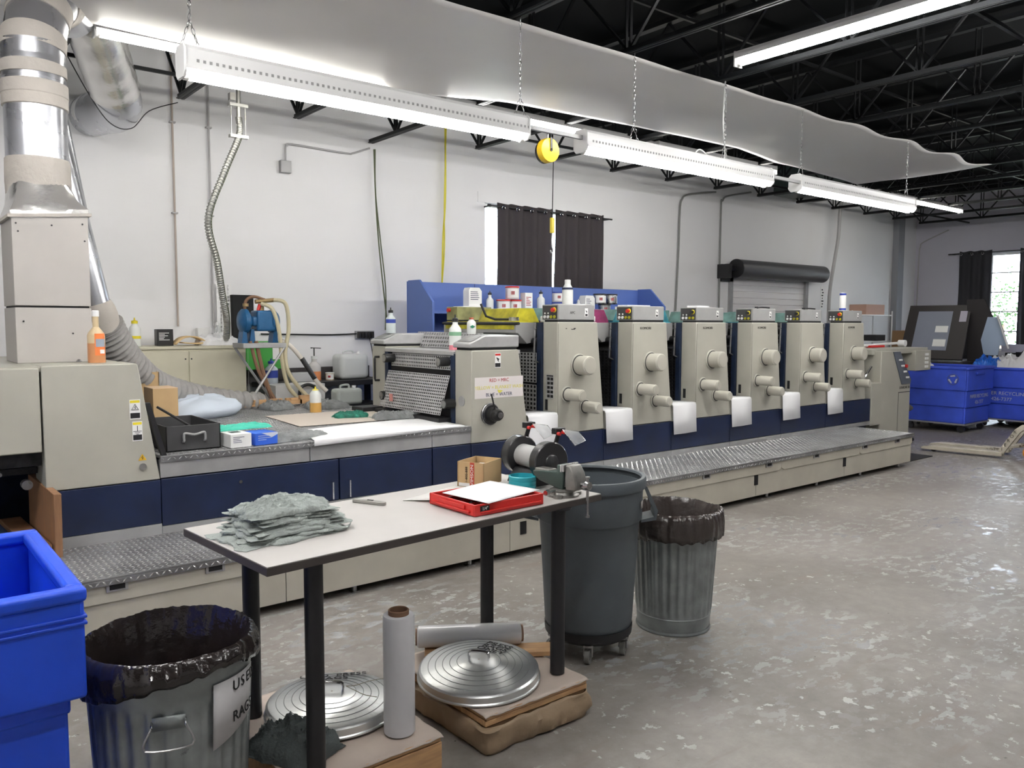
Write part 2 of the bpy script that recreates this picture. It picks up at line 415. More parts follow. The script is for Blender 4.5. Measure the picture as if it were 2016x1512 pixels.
# window_1 (back wall, behind the curtains)
def window(name, o, U, wd, z0, z1, nV, nH, depth):
    wr = bpy.data.objects.new(name, None); COL.objects.link(wr); wr['kind'] = 'structure'; wr.location = o
    U = Vector(U); N = V(0, 0, 1).cross(U).normalized()
    def bar(a0, a1, b0, b1, nm='frame', m=WHITE, t=.05, dd=.0):
        mb = MB(); pts = []
        for w2 in (0, t):
            for u, z in ((a0, b0), (a1, b0), (a1, b1), (a0, b1)): pts.append(U*u+V(0, 0, z)+N*(dd+w2))
        mb.add(pts, [(0, 1, 2, 3), (4, 7, 6, 5), (0, 4, 5, 1), (1, 5, 6, 2), (2, 6, 7, 3), (3, 7, 4, 0)])
        return obj(nm, mb, m, wr, local=True, sm=0)
    bar(0, .05, z0, z1); bar(wd-.05, wd, z0, z1); bar(.05, wd-.05, z0, z0+.05); bar(.05, wd-.05, z1-.05, z1)
    for i in range(1, nV): bar(wd*i/nV-.015, wd*i/nV+.015, z0+.05, z1-.05, 'muntin', WHITE, .03, .01)
    for i in range(1, nH): bar(.05, wd-.05, z0+(z1-z0)*i/nH-.014, z0+(z1-z0)*i/nH+.014, 'muntin', WHITE, .03, .01)
    for i in range(nV):
        for k in range(nH):
            bar(.05+(wd-.1)*i/nV, .05+(wd-.1)*(i+1)/nV, z0+.05+(z1-z0-.1)*k/nH, z0+.05+(z1-z0-.1)*(k+1)/nH, 'pane', GLASS, .004, .022)
    return wr
window('window_1', (wx1, YB+.1, 0), (-1, 0, 0), wx1-wx0, wz0, wz1, 1, 1, .1)
window('window_2', (XR+.1, vy0, 0), (0, 1, 0), vy1-vy0, vz0, vz1, 3, 5, .1)
struct('trim_1', MB().box(6.72, YB-.012, 3.46, 9.4, YB, 3.60), WALLB)
struct('trim_2', MB().box(XR-.012, 6.2, 3.37, XR, 8.15, 3.56), WALLR)
struct('trim_3', MB().box(18.56, YB-.14, 0, 18.83, YB, 4.6), mat('steel_post', (.30, .31, .33), .5, .2))
tag(obj('downpipe', MB().cyl((18.9, YB-.07, .0), (18.9, YB-.07, 4.5), .03), CONDUIT), 'grey vertical pipe beside the steel post in the far corner', 'pipe')
# roll-up door
dr = bpy.data.objects.new('door_1', None); COL.objects.link(dr); dr['kind'] = 'structure'; dr.location = (dx0, YB, 0)
ns = 22; sh = dz1/ns; first = None
for i in range(ns):
    if first is None:
        obj('backing', MB().box(.0, .09, 0, dx1-dx0, .11, dz1), BLACKM, dr, local=True)  # black sheet added to stop outside light leaking between the slats
        sb = MB().prism([(.06, .0), (.045, .012), (.045, sh-.012), (.06, sh-.003), (.06, sh), (.08, sh), (.08, 0)], 'x', .0, dx1-dx0)
        first = obj('slat', sb, SLAT, dr, local=True); s_ = first
    else: s_ = first.copy(); COL.objects.link(s_)
    s_.location = (0, -.04, i*sh)
for x in (dx0-.05, dx1-.04):
    obj('guide_rail', MB().box(x, YB-.05, 0, x+.09, YB, dz1+.05), GREYM, dr)
hood = thing('roller_drum', 'dark grey roller drum above the white roll-up door', 'drum', (12.2, 8.88, 2.78))
obj('drum', MB().cyl((12.35, 8.88, 2.78), (15.22, 8.88, 2.78), .165, n=36), ROLLG, hood)
obj('end_plate', MB().cyl((12.33, 8.88, 2.78), (12.35, 8.88, 2.78), .17, n=36), BLACK, hood)
obj('axle', MB().cyl((12.12, 8.88, 2.76), (12.34, 8.88, 2.76), .035), BLACK, hood)
obj('bracket', MB().box(12.08, 8.84, 2.6, 12.16, 9.1, 2.85).box(12.16, 9.05, 2.55, 12.5, 9.1, 2.86), BLACK, hood)
# outdoors
tag(obj('ground_outside', MB().box(XR+.3, -10, -.2, 60, 30, -.1).box(-10, 9.5, -.2, XR+.3, 40, -.1), GRASS), 'pale ground outside the windows', 'ground')
def tree(x, y, h):
    e = thing('tree', 'green tree seen through the far right window', 'tree', (x, y, -.1))
    obj('trunk', MB().cyl((x, y, -.1), (x, y, h*.6), .12, .06, 8), BARK, e)
    mb = MB()
    for i in range(900):
        a, b, c = random.gauss(0, .8), random.gauss(0, .8), random.gauss(h*.7, h*.18)
        p = V(x+a, y+b, c); d = V(random.uniform(-1, 1), random.uniform(-1, 1), random.uniform(-1, 1)).normalized()*.07; q = d.orthogonal().normalized()*.045
        mb.add([p-d, p+q, p+d, p-q], [(0, 1, 2, 3)])
    obj('foliage', mb, LEAF, e, kind='stuff', sm=0)
tree(26.5, 9.6, 3.0)

# ================================================================= CURTAINS
def curtain(name, label, p0, U, wd, z0, z1, m, grp, folds, sway=None):
    U = Vector(U); N = V(0, 0, 1).cross(U).normalized()
    e = thing(name, label, 'curtain', p0, 0, grp)
    mb = MB(); nx, ny = folds*10, 24
    def f(u, v):
        A = .035*(1-.35*v)+.01*v; ph = 2*PI*folds*u
        dx = .05*nz(u*4, v*2, 3)*v
        s = N*(A*math.cos(ph)+.02*v*nz(u*9, v*3, 5))+U*(dx-(sway(u, v) if sway else 0))+V(0, 0, .012*math.cos(ph)*(1-v))
        return s
    mb.sheet((0, 0, z1-p0[2]), U*wd, V(0, 0, -(z1-z0)), nx, ny, f)
    obj('cloth', mb, m, e, local=True, solid=.004)
    gb = MB()
    for i in range(folds):
        c = U*(wd*(i+.25)/folds)+V(0, 0, z1-p0[2]-.06); n_ = N
        pts = [c-N*.03+(U*math.cos(a)+V(0, 0, math.sin(a)))*.026 for a in [2*PI*k/12 for k in range(12)]]
        gb.tube(pts, .006, 5, True)
    obj('eyelets', gb, CHROME, e, local=True)
    return e
curtain('curtain', 'left panel of the dark curtain over the back window, beside the bright strip of glass', (6.98, 8.96, 2.4), (1, 0, 0), 1.03, 1.45, 3.45, CURT, 'back window curtains', 4)
curtain('curtain', 'right panel of the dark curtain over the back window', (8.07, 8.96, 2.4), (1, 0, 0), 1.0, 1.45, 3.45, CURT, 'back window curtains', 4, lambda u, v: .05*v*(1-u))
tag(obj('curtain_rod', MB().cyl((6.8, 8.94, 3.40), (9.2, 8.94, 3.40), .012).cyl((6.78, 8.94, 3.40), (6.82, 8.94, 3.40), .02).box(6.83, 8.94, 3.39, 6.85, 9.1, 3.41).box(9.14, 8.94, 3.39, 9.16, 9.1, 3.41), BLACK), 'thin black rod carrying the curtain of the back wall window', 'rod')
curtain('curtain', 'bluish dark curtain drawn to the left of the bright right wall window', (19.56, 8.06, 2.4), (0, -1, 0), .68, 1.0, 3.42, CURTR, 'right window curtains', 3)
curtain('curtain', 'dark curtain at the right picture edge beside the bright window', (19.56, 6.82, 2.4), (0, -1, 0), .7, 1.0, 3.42, CURTR, 'right window curtains', 3)
tag(obj('curtain_rod', MB().cyl((19.58, 6.0, 3.38), (19.58, 8.3, 3.38), .012).box(19.58, 8.2, 3.37, 19.7, 8.22, 3.39), BLACK), 'black rod above the far right wall window', 'rod')

# ================================================================= CEILING SHEET
edge = [(-1.5, 6.75), (1.47, 6.72), (4.17, 6.8), (5.1, 6.46), (6.86, 6.32), (8.7, 6.28), (9.9, 6.5), (11.2, 6.55), (12.33, 6.66)]
def yfar(x):
    for (a, b), (c, d) in zip(edge, edge[1:]):
        if a <= x <= c: return b+(d-b)*(x-a)/(c-a)
    return edge[-1][1]
mb = MB()
def tf(u, v):
    x = -1.5+13.83*u; ph = (x-3.82)/1.225; s = abs(math.sin(PI*ph)); yn = 4.70+(.10*s*s*max(0, (x-6.5)/6))
    y = yn+(yfar(x)-yn)*v
    z = -.012-.03*s*s*(1-v)*max(0.2, (x-5)/7)-.02*math.sin(PI*v)+.006*nz(x*1.2, y*2)*(1+max(0, x-7)*.25)
    z += .012*max(0, (x-8)/4)*(1-v)**2*math.exp(-((ph-round(ph))*4)**2)
    return (0, y-4.70, z)
mb.sheet((-1.5, 4.70, 4.0), (13.83, 0, 0), (0, 0, 0), 150, 22, tf)
tag(obj('plastic_sheet', mb, TARP, solid=.003), 'long white plastic sheet stretched under the black roof joists', 'sheet')

# ================================================================= LIGHT FIXTURES
def chain_mb(p0, p1, pitch=.034):
    mb = MB(); p0 = Vector(p0); p1 = Vector(p1); d = p1-p0; n = max(1, int(d.length/pitch)); t = d.normalized(); u = t.orthogonal().normalized(); w2 = t.cross(u)
    for i in range(n):
        c = p0+d*((i+.5)/n); s = u if i % 2 else w2
        pts = [c+t*(pitch*.62*math.cos(a))+s*(.008*math.sin(a)) for a in [2*PI*k/8 for k in range(8)]]
        mb.tube(pts, .0024, 4, True)
    return mb
def fixture(name, label, p, L, along='x', tube_m=None, chains=(), reflector=True, grp=None, ntube=2, ztop=4.0):
    tube_m = tube_m or TUBEM
    e = thing(name, label, 'light fixture', p, 0, grp)
    hb = MB()
    prof = [(-.045, .155), (.045, .155), (.07, .13), (.07, .055), (.085, .03), (.085, .02), (.05, .035), (-.05, .035), (-.085, .02), (-.085, .03), (-.07, .055), (-.07, .13)] if reflector else [(-.045, .09), (.045, .09), (.055, .03), (-.055, .03)]
    hb.prism(prof, 'x', -L/2, L/2)
    ebs = []
    for s in (-1, 1):
        eb = MB(); ebs.append(eb); eb.prism([(-.05, -.02), (.05, -.02), (.078, .01), (.078, .13), (.05, .16), (-.05, .16), (-.078, .13), (-.078, .01)] if reflector else [(-.05, -.03), (.05, -.03), (.05, .095), (-.05, .095)], 'x', s*L/2-.008, s*L/2+.008)
    tb = []; sbs = []
    for y in (0,):
        tb.append(MB().cyl((-L/2+.035, y, -.005), (L/2-.035, y, -.005), .019, n=12))
        for s in (-1, 1): sbs.append(MB().cyl((s*(L/2-.035), y, -.005), (s*(L/2-.008), y, -.005), .021, n=12))
    R = Matrix.Rotation(PI/2, 4, 'Z') if along == 'y' else Matrix.Identity(4)
    obj('housing', hb.xform(R), WHITE, e, local=True)
    if reflector:
        sm_ = MB()
        for k in range(int(L/.035)):
            for yy in (-.0712, .0712): sm_.box(-L/2+.06+.035*k, yy-.0008, .062, -L/2+.075+.035*k, yy+.0008, .078)
        obj('housing_slots', sm_.xform(R), GREYBOX, e, local=True, sm=0, kind='stuff')
    for q in ebs: obj('end_bracket', q.xform(R), WHITE, e, local=True, bevel=.004)
    for q in sbs: obj('lamp_holder', q.xform(R), WHITE, e, local=True)
    for q in tb: obj('tube', q.xform(R), tube_m, e, local=True)
    for cx in chains:
        x = cx-p[0]; zt = ztop-p[2]
        cb = chain_mb((x-.05, 0, .15), (x, 0, .30)); c2 = chain_mb((x+.05, 0, .15), (x, 0, .30)); c3 = chain_mb((x, 0, .30), (x, 0, zt))
        cb.add(c2.v, c2.f); cb.add(c3.v, c3.f); obj('chain', cb, STEEL, e, local=True)
    return e
fixture('strip_light', 'long white strip light on chains above the grey press deck', (2.64, 4.65, 3.142), 2.42, chains=(1.48, 3.82))
fixture('strip_light', 'white strip light on chains right of the yellow cable balancer', (5.70, 4.67, 3.14), 2.5, chains=(5.05, 6.27))
fixture('strip_light', 'white strip light on chains in front of the roller door wall', (8.80, 4.735, 3.165), 2.5, chains=(7.64, 9.94))
fixture('strip_light', 'brightest strip light under the sheet, beside the foil wrapped duct', (2.72, 6.82, 3.955), 2.5, reflector=False, tube_m=TUBEW)
fixture('strip_light', 'strip light fixed to the joists behind the yellow cable balancer', (5.95, 6.86, 3.96), 2.6, reflector=False, tube_m=TUBEF)
fixture('strip_light', 'strip light at the edge of the sheet with a loose cable over it', (9.11, 6.86, 3.96), 2.55, reflector=False, tube_m=TUBEW)
fixture('strip_light', 'small looking strip light at the far end of the sheet', (15.42, 6.9, 3.96), 2.6, reflector=False, tube_m=TUBEW)
fixture('strip_light', 'strip light running across the dark joists at the top right', (5.82, 3.0, 3.96), 2.44, 'y', reflector=False, tube_m=TUBEB)
fixture('strip_light', 'strip light whose end shows at the right picture edge among the joists', (12.55, 2.95, 3.96), 2.44, 'y', reflector=False, tube_m=TUBEB)
fixture('strip_light', 'added fill strip light under the joists above the near blue bin, out of view', (-.2, 3.3, 3.96), 2.44, reflector=False, tube_m=TUBEB, grp='added fill strip lights outside the view')  # unseen lamp, added to light the table, delivery front and floor
fixture('strip_light', 'added fill strip light over the aisle right behind the photographer', (1.2, 1.2, 3.96), 2.44, reflector=False, tube_m=TUBEB, grp='added fill strip lights outside the view')  # unseen lamp, added as fill on faces turned to the camera
fixture('strip_light', 'added fill strip light over the aisle to the right behind the photographer', (5.2, -.8, 3.96), 2.44, reflector=False, tube_m=TUBEB, grp='added fill strip lights outside the view')  # second unseen lamp added behind the camera for front fill
fixture('strip_light', 'added fill strip light over the aisle left of the picture', (-1.2, 3.6, 3.96), 2.44, reflector=False, tube_m=TUBEB, grp='added fill strip lights outside the view')  # unseen lamp, added as fill from the left
fixture('strip_light', 'added fill strip light over the aisle right of the picture', (9.6, 1.6, 3.96), 2.44, reflector=False, tube_m=TUBEB, grp='added fill strip lights outside the view')  # unseen lamp, added as fill over the right aisle
tag(obj('light_cable', MB().tube(smooth([(6.29, 4.69, 4.02), (6.27, 4.69, 3.65), (6.30, 4.69, 3.3), (6.14, 4.69, 3.27), (5.94, 4.69, 3.35), (5.84, 4.69, 3.26)]), .007, 6), WHITE), 'loose white cable looped along the second chain hung light', 'cable')
tag(obj('strut_channel', MB().box(3.86, 4.64, 3.22, 4.45, 4.67, 3.25), GREYM), 'grey channel joining the two chain hung lights by the yellow balancer', 'channel')
tag(obj('strut_channel', MB().box(6.95, 4.67, 3.22, 7.55, 4.70, 3.25), GREYM), 'grey channel joining the two chain hung lights further right', 'channel')

# ================================================================= LEFT DUCTS
e = thing('exhaust_duct', 'tall silver round exhaust duct with taped joints on a cream box at the left edge', 'duct', (.98, 6.25, 1.55))
obj('duct_box', MB().prism([(.775, 1.9), (1.215, 1.9), (1.215, 2.50), (.775, 2.46)], 'y', 6.0, 6.48), DUCTBOX, e, bevel=.004)
obj('lower_box', MB().prism([(.775, 1.53), (1.25, 1.53), (1.25, 1.68), (1.215, 1.80), (1.215, 1.888), (.775, 1.888)], 'y', 6.0, 6.48), DUCTBOX, e, bevel=.004)
obj('joint_gap', MB().box(.785, 6.01, 1.87, 1.205, 6.47, 1.91), BLACKM, e)
sb = MB()
for (x, z) in ((.80, 2.42), (1.0, 2.42), (1.18, 2.44), (.81, 2.37), (1.19, 2.33), (.82, 1.80), (1.1, 1.72)): sb.cyl((x, 6.0, z), (x, 5.995, z), .006, n=6)
obj('rivets', sb, BLACK, e)
# square to round transition
mb = MB(); n = 32; R0 = .185
ring0 = []; ring1 = []
for k in range(n):
    a = 2*PI*k/n; c, s = math.cos(a), math.sin(a); q = 1/max(abs(c), abs(s))
    ring0.append(V(.995+c*q*.225, 6.24+s*q*.245, 2.47+.02*c*q)); ring1.append(V(.975+c*R0, 6.25+s*R0, 2.72))
rings = [ring0, [r+V(0, 0, .05) for r in ring0]]+[[a.lerp(b, t) for a, b in zip(ring0, ring1)] for t in (.45, .8)]+[ring1]
vs = [v for r in rings for v in r]; fs = [(j*n+k, j*n+(k+1) % n, (j+1)*n+(k+1) % n, (j+1)*n+k) for j in range(len(rings)-1) for k in range(n)]
obj('transition', mb.add(vs, fs), FOIL, e)
obj('flange', MB().prism([(.755, 2.455), (1.235, 2.495), (1.235, 2.515), (.755, 2.475)], 'y', 5.985, 6.495), MASTIC, e)
def wob(r, z, a, j): return r*(1+.012*nz(math.cos(a)*2, math.sin(a)*2, z*6)), z
cx, cy = .975, 6.25
obj('mastic_wrap', MB().lathe((cx, cy, 0), [(R0+.008, 2.63), (R0+.010, 2.72), (R0+.007, 2.86), (R0+.001, 2.87)], 40, wob), MASTIC, e)
obj('round_duct', MB().lathe((cx, cy, 0), [(R0, 2.70), (R0, 3.62)], 48), ALU, e)
obj('mastic_wrap', MB().lathe((cx, cy, 0), [(R0+.001, 3.20), (R0+.009, 3.205), (R0+.009, 3.275), (R0+.013, 3.28), (R0+.012, 3.36), (R0+.001, 3.365)], 40, wob), MASTIC, e)
# elbow turning toward the wall side duct (gored)
P0, P1 = V(cx, cy, 3.44), V(1.20, 6.65, 4.12)
path = [V(cx, cy, 3.38), V(cx, cy, 3.50), V(cx+.01, cy+.02, 3.64), V(cx+.05, cy+.09, 3.82), V(cx+.12, cy+.2, 3.98), V(cx+.23, cy+.38, 4.07), V(cx+.34, cy+.6, 4.08)]
obj('elbow', MB().tube(path, R0+.002, 40), ALU, e)
for k, (a, b) in enumerate(((.35, .9), (1.55, 2.25), (2.9, 3.6), (4.3, 5.0))):
    pp = smooth(path, 20); seg_ = pp[int(a*20):int(b*20)]
    obj('mastic_wrap', MB().tube(seg_, R0+.009, 40), MASTIC, e)
e = thing('foil_duct', 'foil wrapped silver duct sloping from the big duct to the wall', 'duct', (1.6, 7.3, 3.9))
pp = smooth([(1.34, 6.75, 4.36), (1.50, 7.1, 4.20), (1.71, 7.6, 4.0), (1.86, 7.95, 3.87)], 10)
obj('wrapped_pipe', MB().tube(pp, .21, 36, rf=lambda i: .212*(1+.015*math.sin(i*1.3))), FOIL, e)
pp = smooth([(1.83, 7.88, 3.89), (1.93, 8.12, 3.80), (1.96, 8.4, 3.78), (1.92, 8.75, 3.82), (1.90, 9.1, 3.85)], 8)
obj('bare_elbow', MB().tube(pp, .200, 36), ALU, e)
obj('duct_collar', MB().cyl((1.90, 8.86, 3.84), (1.90, 9.11, 3.85), .195, n=36), WALLB, e)
tag(obj('support_wire', MB().tube(smooth([(1.45, 8.0, 4.2), (1.66, 8.0, 3.80), (1.84, 8.05, 3.58), (2.03, 8.1, 3.57), (2.3, 8.5, 3.85), (2.6, 8.6, 4.0)]), .005, 5), BLACK), 'thin dark wire slung under the foil wrapped duct', 'wire')
e = thing('leaning_duct', 'shiny silver pipe sloping down behind the cream duct box into a grey hose', 'duct', (1.3, 7.0, 2.3))
pd = V(1.12, 6.98, 3.50); pe = V(1.46, 7.0, 1.84)
obj('pipe', MB().cyl(pd, pe, .115, n=36), ALU, e)
obj('pipe', MB().cyl(pd+V(.13, .12, 0), pe+V(.06, .13, .05), .05, n=24), ALU, e)
obj('tape_collar', MB().rev(pe+V(-.02, 0, .10), pe+V(.05, .02, -.12), [(.12, 0), (.135, .2), (.14, .5), (.13, .8), (.135, 1)], 32), FOAM and MASTIC, e)
# corrugated hose
e = thing('ribbed_hose', 'wide grey ribbed hose curving from the silver pipe to the press deck', 'hose', (1.7, 7.3, 1.4))
pp = smooth([(1.50, 7.02, 1.76), (1.60, 7.1, 1.60), (1.76, 7.25, 1.42), (2.0, 7.5, 1.25), (2.35, 7.75, 1.12), (2.75, 7.9, 1.03), (3.15, 7.97, .98)], 60)
N_ = len(pp)
obj('hose', MB().tube(pp, .13, 26, rf=lambda i: (.150-.055*i/N_)+.011*math.cos(i*2*PI/11)), RUBBER, e, sm=60)

# ================================================================= DELIVERY HOUSING
Y0 = 5.46
e = thing('delivery_housing', 'big cream press delivery housing with warning labels at the left', 'machine', (1.1, 6.4, 0))
obj('side_panel', MB().prism([(.825, .78), (1.475, .78), (1.36, 1.525), (1.35, 1.535), (.825, 1.535)], 'y', Y0, Y0+.35), CREAM, e, bevel=.006)
obj('left_panel', MB().prism([(-1.2, 1.02), (.815, 1.02), (.815, 1.525), (-1.2, 1.525)], 'y', Y0+.005, Y0+.08), CREAM, e, bevel=.008)
obj('top_panel', MB().box(-1.2, Y0+.03, 1.50, 1.35, 7.3, 1.53), CREAM, e)
obj('lower_panel', MB().box(.86, Y0, .49, 1.475, Y0+.05, .775), NAVY, e, bevel=.003)
obj('kick_plate', MB().box(.86, Y0-.005, .42, 1.475, Y0+.03, .488), GREYM, e)
obj('frame', MB().box(.86, Y0+.06, 0, 1.47, Y0+.3, .78).box(-1.2, 7.0, 0, 1.45, 7.3, 1.5).box(.84, Y0+.12, .3, .86, Y0+.34, 1.0), NAVY_FR, e)
obj('beam', MB().box(-1.2, Y0+.09, .93, .82, Y0+.2, 1.02).box(-1.2, Y0+.25, .86, .82, Y0+.3, .9).box(.3, 6.2, .3, .36, 6.3, 1.0).box(.1, 6.5, .3, .2, 6.6, 1.0), MECH, e)
obj('end_wall', MB().box(1.30, Y0+.35, 0, 1.42, 7.0, 1.5), BLACK, e)
obj('bolt', MB().cyl((.60, Y0+.12, .90), (.60, Y0+.06, .90), .012), STEEL, e)
obj('pulley', MB().rev((.74, Y0+.14, .82), (.74, Y0+.08, .82), [(.03, 0), (.022, .3), (.022, .7), (.03, 1)], 16), STEEL, e)
obj('sloped_guard', MB().prism([(1.40, 1.28), (1.43, 1.28), (1.53, .90), (1.50, .90)], 'y', Y0+.01, Y0+.05), BLACK, e)
obj('lock', MB().cyl((1.37, Y0, .875), (1.37, Y0-.01, .875), .022, n=20), CHROME, e)
def warn_label(e, x, z, wd, h, y, band=YEL, pict='bolt', rot='front'):
    def q(x0, z0, x1, z1, d=.0012):
        return MB().box(x0, y-d, z0, x1, y, z1)
    obj('label', q(x-wd/2, z-h/2, x+wd/2, z+h/2), LABELW, e, sm=0)
    obj('label_band', q(x-wd*.44, z+h*.33, x+wd*.44, z+h*.46, .0018), band, e, sm=0)
    obj('label_band', q(x-wd*.44, z-h*.45, x+wd*.44, z-h*.18, .0018), BLACK, e, sm=0)
    if pict == 'bolt':
        c = (x, z+h*.08); r = wd*.36
        pts = [(c[0]+r*math.cos(a), c[1]+r*math.sin(a)) for a in (PI/2, PI/2+2*PI/3, PI/2+4*PI/3)]
        mb = MB().tube([V(p[0], y-.002, p[1]) for p in pts], .0028, 4, True)
        mb.tube([V(c[0]+r*.15, y-.002, c[1]+r*.45), V(c[0]-r*.15, y-.002, c[1]+r*.05), V(c[0]+r*.12, y-.002, c[1]+r*.05), V(c[0], y-.002, c[1]-r*.32)], .0022, 4)
        obj('symbol', mb, BLACK, e, sm=0)
    elif pict == 'ground':
        mb = MB().box(x-.002, y-.002, z, x+.002, y, z+h*.28)
        for k, l in enumerate((.025, .016, .008)): mb.box(x-l, y-.002, z-.009*k-.002, x+l, y, z-.009*k+.001)
        obj('symbol', mb, BLACK, e, sm=0)
    else:
        mb = MB().prism([(x-wd*.3, z+h*.22), (x-wd*.05, z+h*.18), (x+wd*.25, z+h*.1), (x+wd*.1, z), (x+wd*.2, z-h*.12), (x, z-h*.05), (x-wd*.1, z+h*.05)], 'y', y-.002, y)
        obj('symbol', mb, BLACK, e, sm=0)
warn_label(e, 1.335, 1.245, .065, .125, Y0-.001)
warn_label(e, 1.345, 1.105, .06, .125, Y0-.001, pict='ground')
tri = [(1.345, .915), (1.395, .915), (1.37, .957)]
obj('warning_triangle', MB().prism(tri, 'y', Y0-.0015, Y0-.0005), mat('amber_sticker', (.75, .45, .03), .5), e, sm=0)
obj('symbol', MB().tube([V(1.372, Y0-.003, .946), V(1.364, Y0-.003, .933), V(1.375, Y0-.003, .934), V(1.368, Y0-.003, .922)], .0016, 4), BLACK, e, sm=0)
# delivered pile, boards
e = thing('paper_pile', 'slate blue topped sheet pile inside the dark delivery opening', 'pile', (.3, 6.0, 0))
obj('sheets', MB().box(-.9, 5.55, .1, .78, 6.35, .47), mat('slate_blue_cover', (.05, .085, .19), .5, var=.2), e, bevel=.01)
tag(obj('board', MB().xform(Matrix.Identity(4)).add([V(.83, 5.27, .42), V(.87, 5.27, .42), V(.84, 5.97, .42), V(.80, 5.97, .42), V(.83, 5.25, .80), V(.87, 5.25, .80), V(.84, 5.95, .82), V(.80, 5.95, .82)],
    [(0, 3, 2, 1), (4, 5, 6, 7), (0, 1, 5, 4), (1, 2, 6, 5), (2, 3, 7, 6), (3, 0, 4, 7)]), PLY, bevel=.003), 'brown plywood board standing on edge by the delivery opening', 'board')
tag(obj('board', MB().add([V(.70, 5.3, .42), V(.82, 5.3, .42), V(.78, 6.2, .42), V(.66, 6.2, .42), V(.70, 5.3, .50), V(.82, 5.3, .50), V(.78, 6.2, .50), V(.66, 6.2, .50)],
    [(0, 3, 2, 1), (4, 5, 6, 7), (0, 1, 5, 4), (1, 2, 6, 5), (2, 3, 7, 6), (3, 0, 4, 7)]), PLY, bevel=.004), 'brown timber lying at the foot of the plywood board', 'board')

# ================================================================= STEP PLATFORM
XS0, XS1 = .2, 10.3
e = thing('step_platform', 'long cream step platform with diamond plate top along the press', 'platform', (5, 5.1, 0))
sx = [XS0, 1.98, 2.08, 3.79, 5.37, 6.15, 6.97, 7.75, 8.4, 9.3, XS1]
for a, b in ((XS0, 2.0), (2.0, 3.79), (3.79, 5.37), (5.37, 6.97), (6.97, 8.68), (8.68, XS1)):
    obj('panel', MB().box(a+.002, 4.72, .055, b-.002, 5.44, .405), CREAM_DIRTY, e, bevel=.003)
bands = ((.2, 1.86), (3.95, 5.2), (5.2, 7.4), (7.4, 9.0), (9.0, XS1))
for a, b in bands:
    obj('upper_band', MB().prism([(a, .40), (b, .40), (b, .30), (b-.05, .275), (a+.05, .275), (a, .30)], 'y', 4.708, 4.722), CREAM_DIRTY, e, bevel=.004)
for x in (1.03, 1.56, 4.9, 6.15, 7.17, 8.06, 9.11, 9.9):
    obj('catch_frame', MB().box(x-.055, 4.702, .335, x+.055, 4.709, .395).box(x-.055, 4.698, .335, x-.04, 4.709, .395).box(x+.04, 4.698, .335, x+.055, 4.709, .395), GREYM, e)
    obj('catch_slot', MB().box(x-.04, 4.6995, .345, x+.04, 4.7025, .385), BLACKM, e)
for x in (3.92, 6.97, 8.68):
    obj('vent_hole', MB().box(x-.03, 4.715, .17, x+.03, 4.7215, .27), BLACKM, e)
obj('tread_plate', MB().box(XS0, 4.69, .405, XS1+.01, Y0+.0, .42).box(XS0, 4.69, .375, XS1+.01, 4.698, .406), PLATE, e, bevel=.002)
lm = lugs(XS0, 4.7, XS1, 5.44, .42); l2 = lugs_front(XS0, XS1, .375, .42, 4.69, .034); lm.add(l2.v, l2.f)
obj('tread_lugs', lm, LUG, e, kind='stuff', sm=0)
fb = MB()
for k in range(11): fb.cyl((.6+k*.95, 4.78, 0), (.6+k*.95, 4.78, .06), .018, n=10).box(.57+k*.95, 4.75, 0, .63+k*.95, 4.81, .008)
obj('foot', fb, STEEL, e)
obj('underframe', MB().box(XS0+.05, 4.85, 0.03, XS1-.05, 5.4, .06), BLACKM, e)

# ================================================================= PRESS BASE (deck and navy skirts)
e = thing('press_deck', 'low grey diamond plate deck of the press, carrying the toolbox and paper', 'machine', (2.7, 6.7, 0))
DX0, DX1, DY1, DZ = 1.478, 3.965, 8.05, .93
for a, b in ((DX0, 2.515), (2.52, 3.575), (3.58, DX1)):
    obj('deck_plate', MB().box(a, Y0, DZ-.02, b, DY1, DZ), PLATE, e, bevel=.004)
    obj('fascia', MB().box(a, Y0+.008, .785, b, Y0+.05, .905), GREYM, e, bevel=.003)
lm = lugs(DX0, Y0+.01, DX1, DY1-.02, DZ, .036); l2 = lugs_front(DX0, DX1, .89, .93, Y0, .036); lm.add(l2.v, l2.f)
obj('deck_lugs', lm, LUG, e, kind='stuff', sm=0)
obj('edge_lip', MB().box(DX0, Y0-.0005, .888, DX1, Y0+.012, .915), PLATE, e)
obj('body', MB().box(DX0, Y0+.055, .05, DX1, DY1-.05, DZ-.03), NAVY_FR, e)
for a, b in ((DX0, 2.745), (2.75, 3.575), (3.58, DX1)):
    obj('door_panel', MB().box(a+.003, Y0+.004, .47, b-.003, Y0+.05, .778), NAVY, e, bevel=.004)
for x in (2.68, 2.82):
    obj('door_handle', MB().tube([(x, Y0+.004, .615), (x, Y0-.03, .615), (x, Y0-.03, .49), (x, Y0+.004, .49)], .007, 8), CHROME, e)
obj('key_lock', MB().cyl((2.0, Y0+.004, .70), (2.0, Y0-.004, .70), .012, n=12), CHROME, e)
obj('kick_plate', MB().box(DX0, Y0-.002, .42, DX1, Y0+.03, .468), GREYM, e)
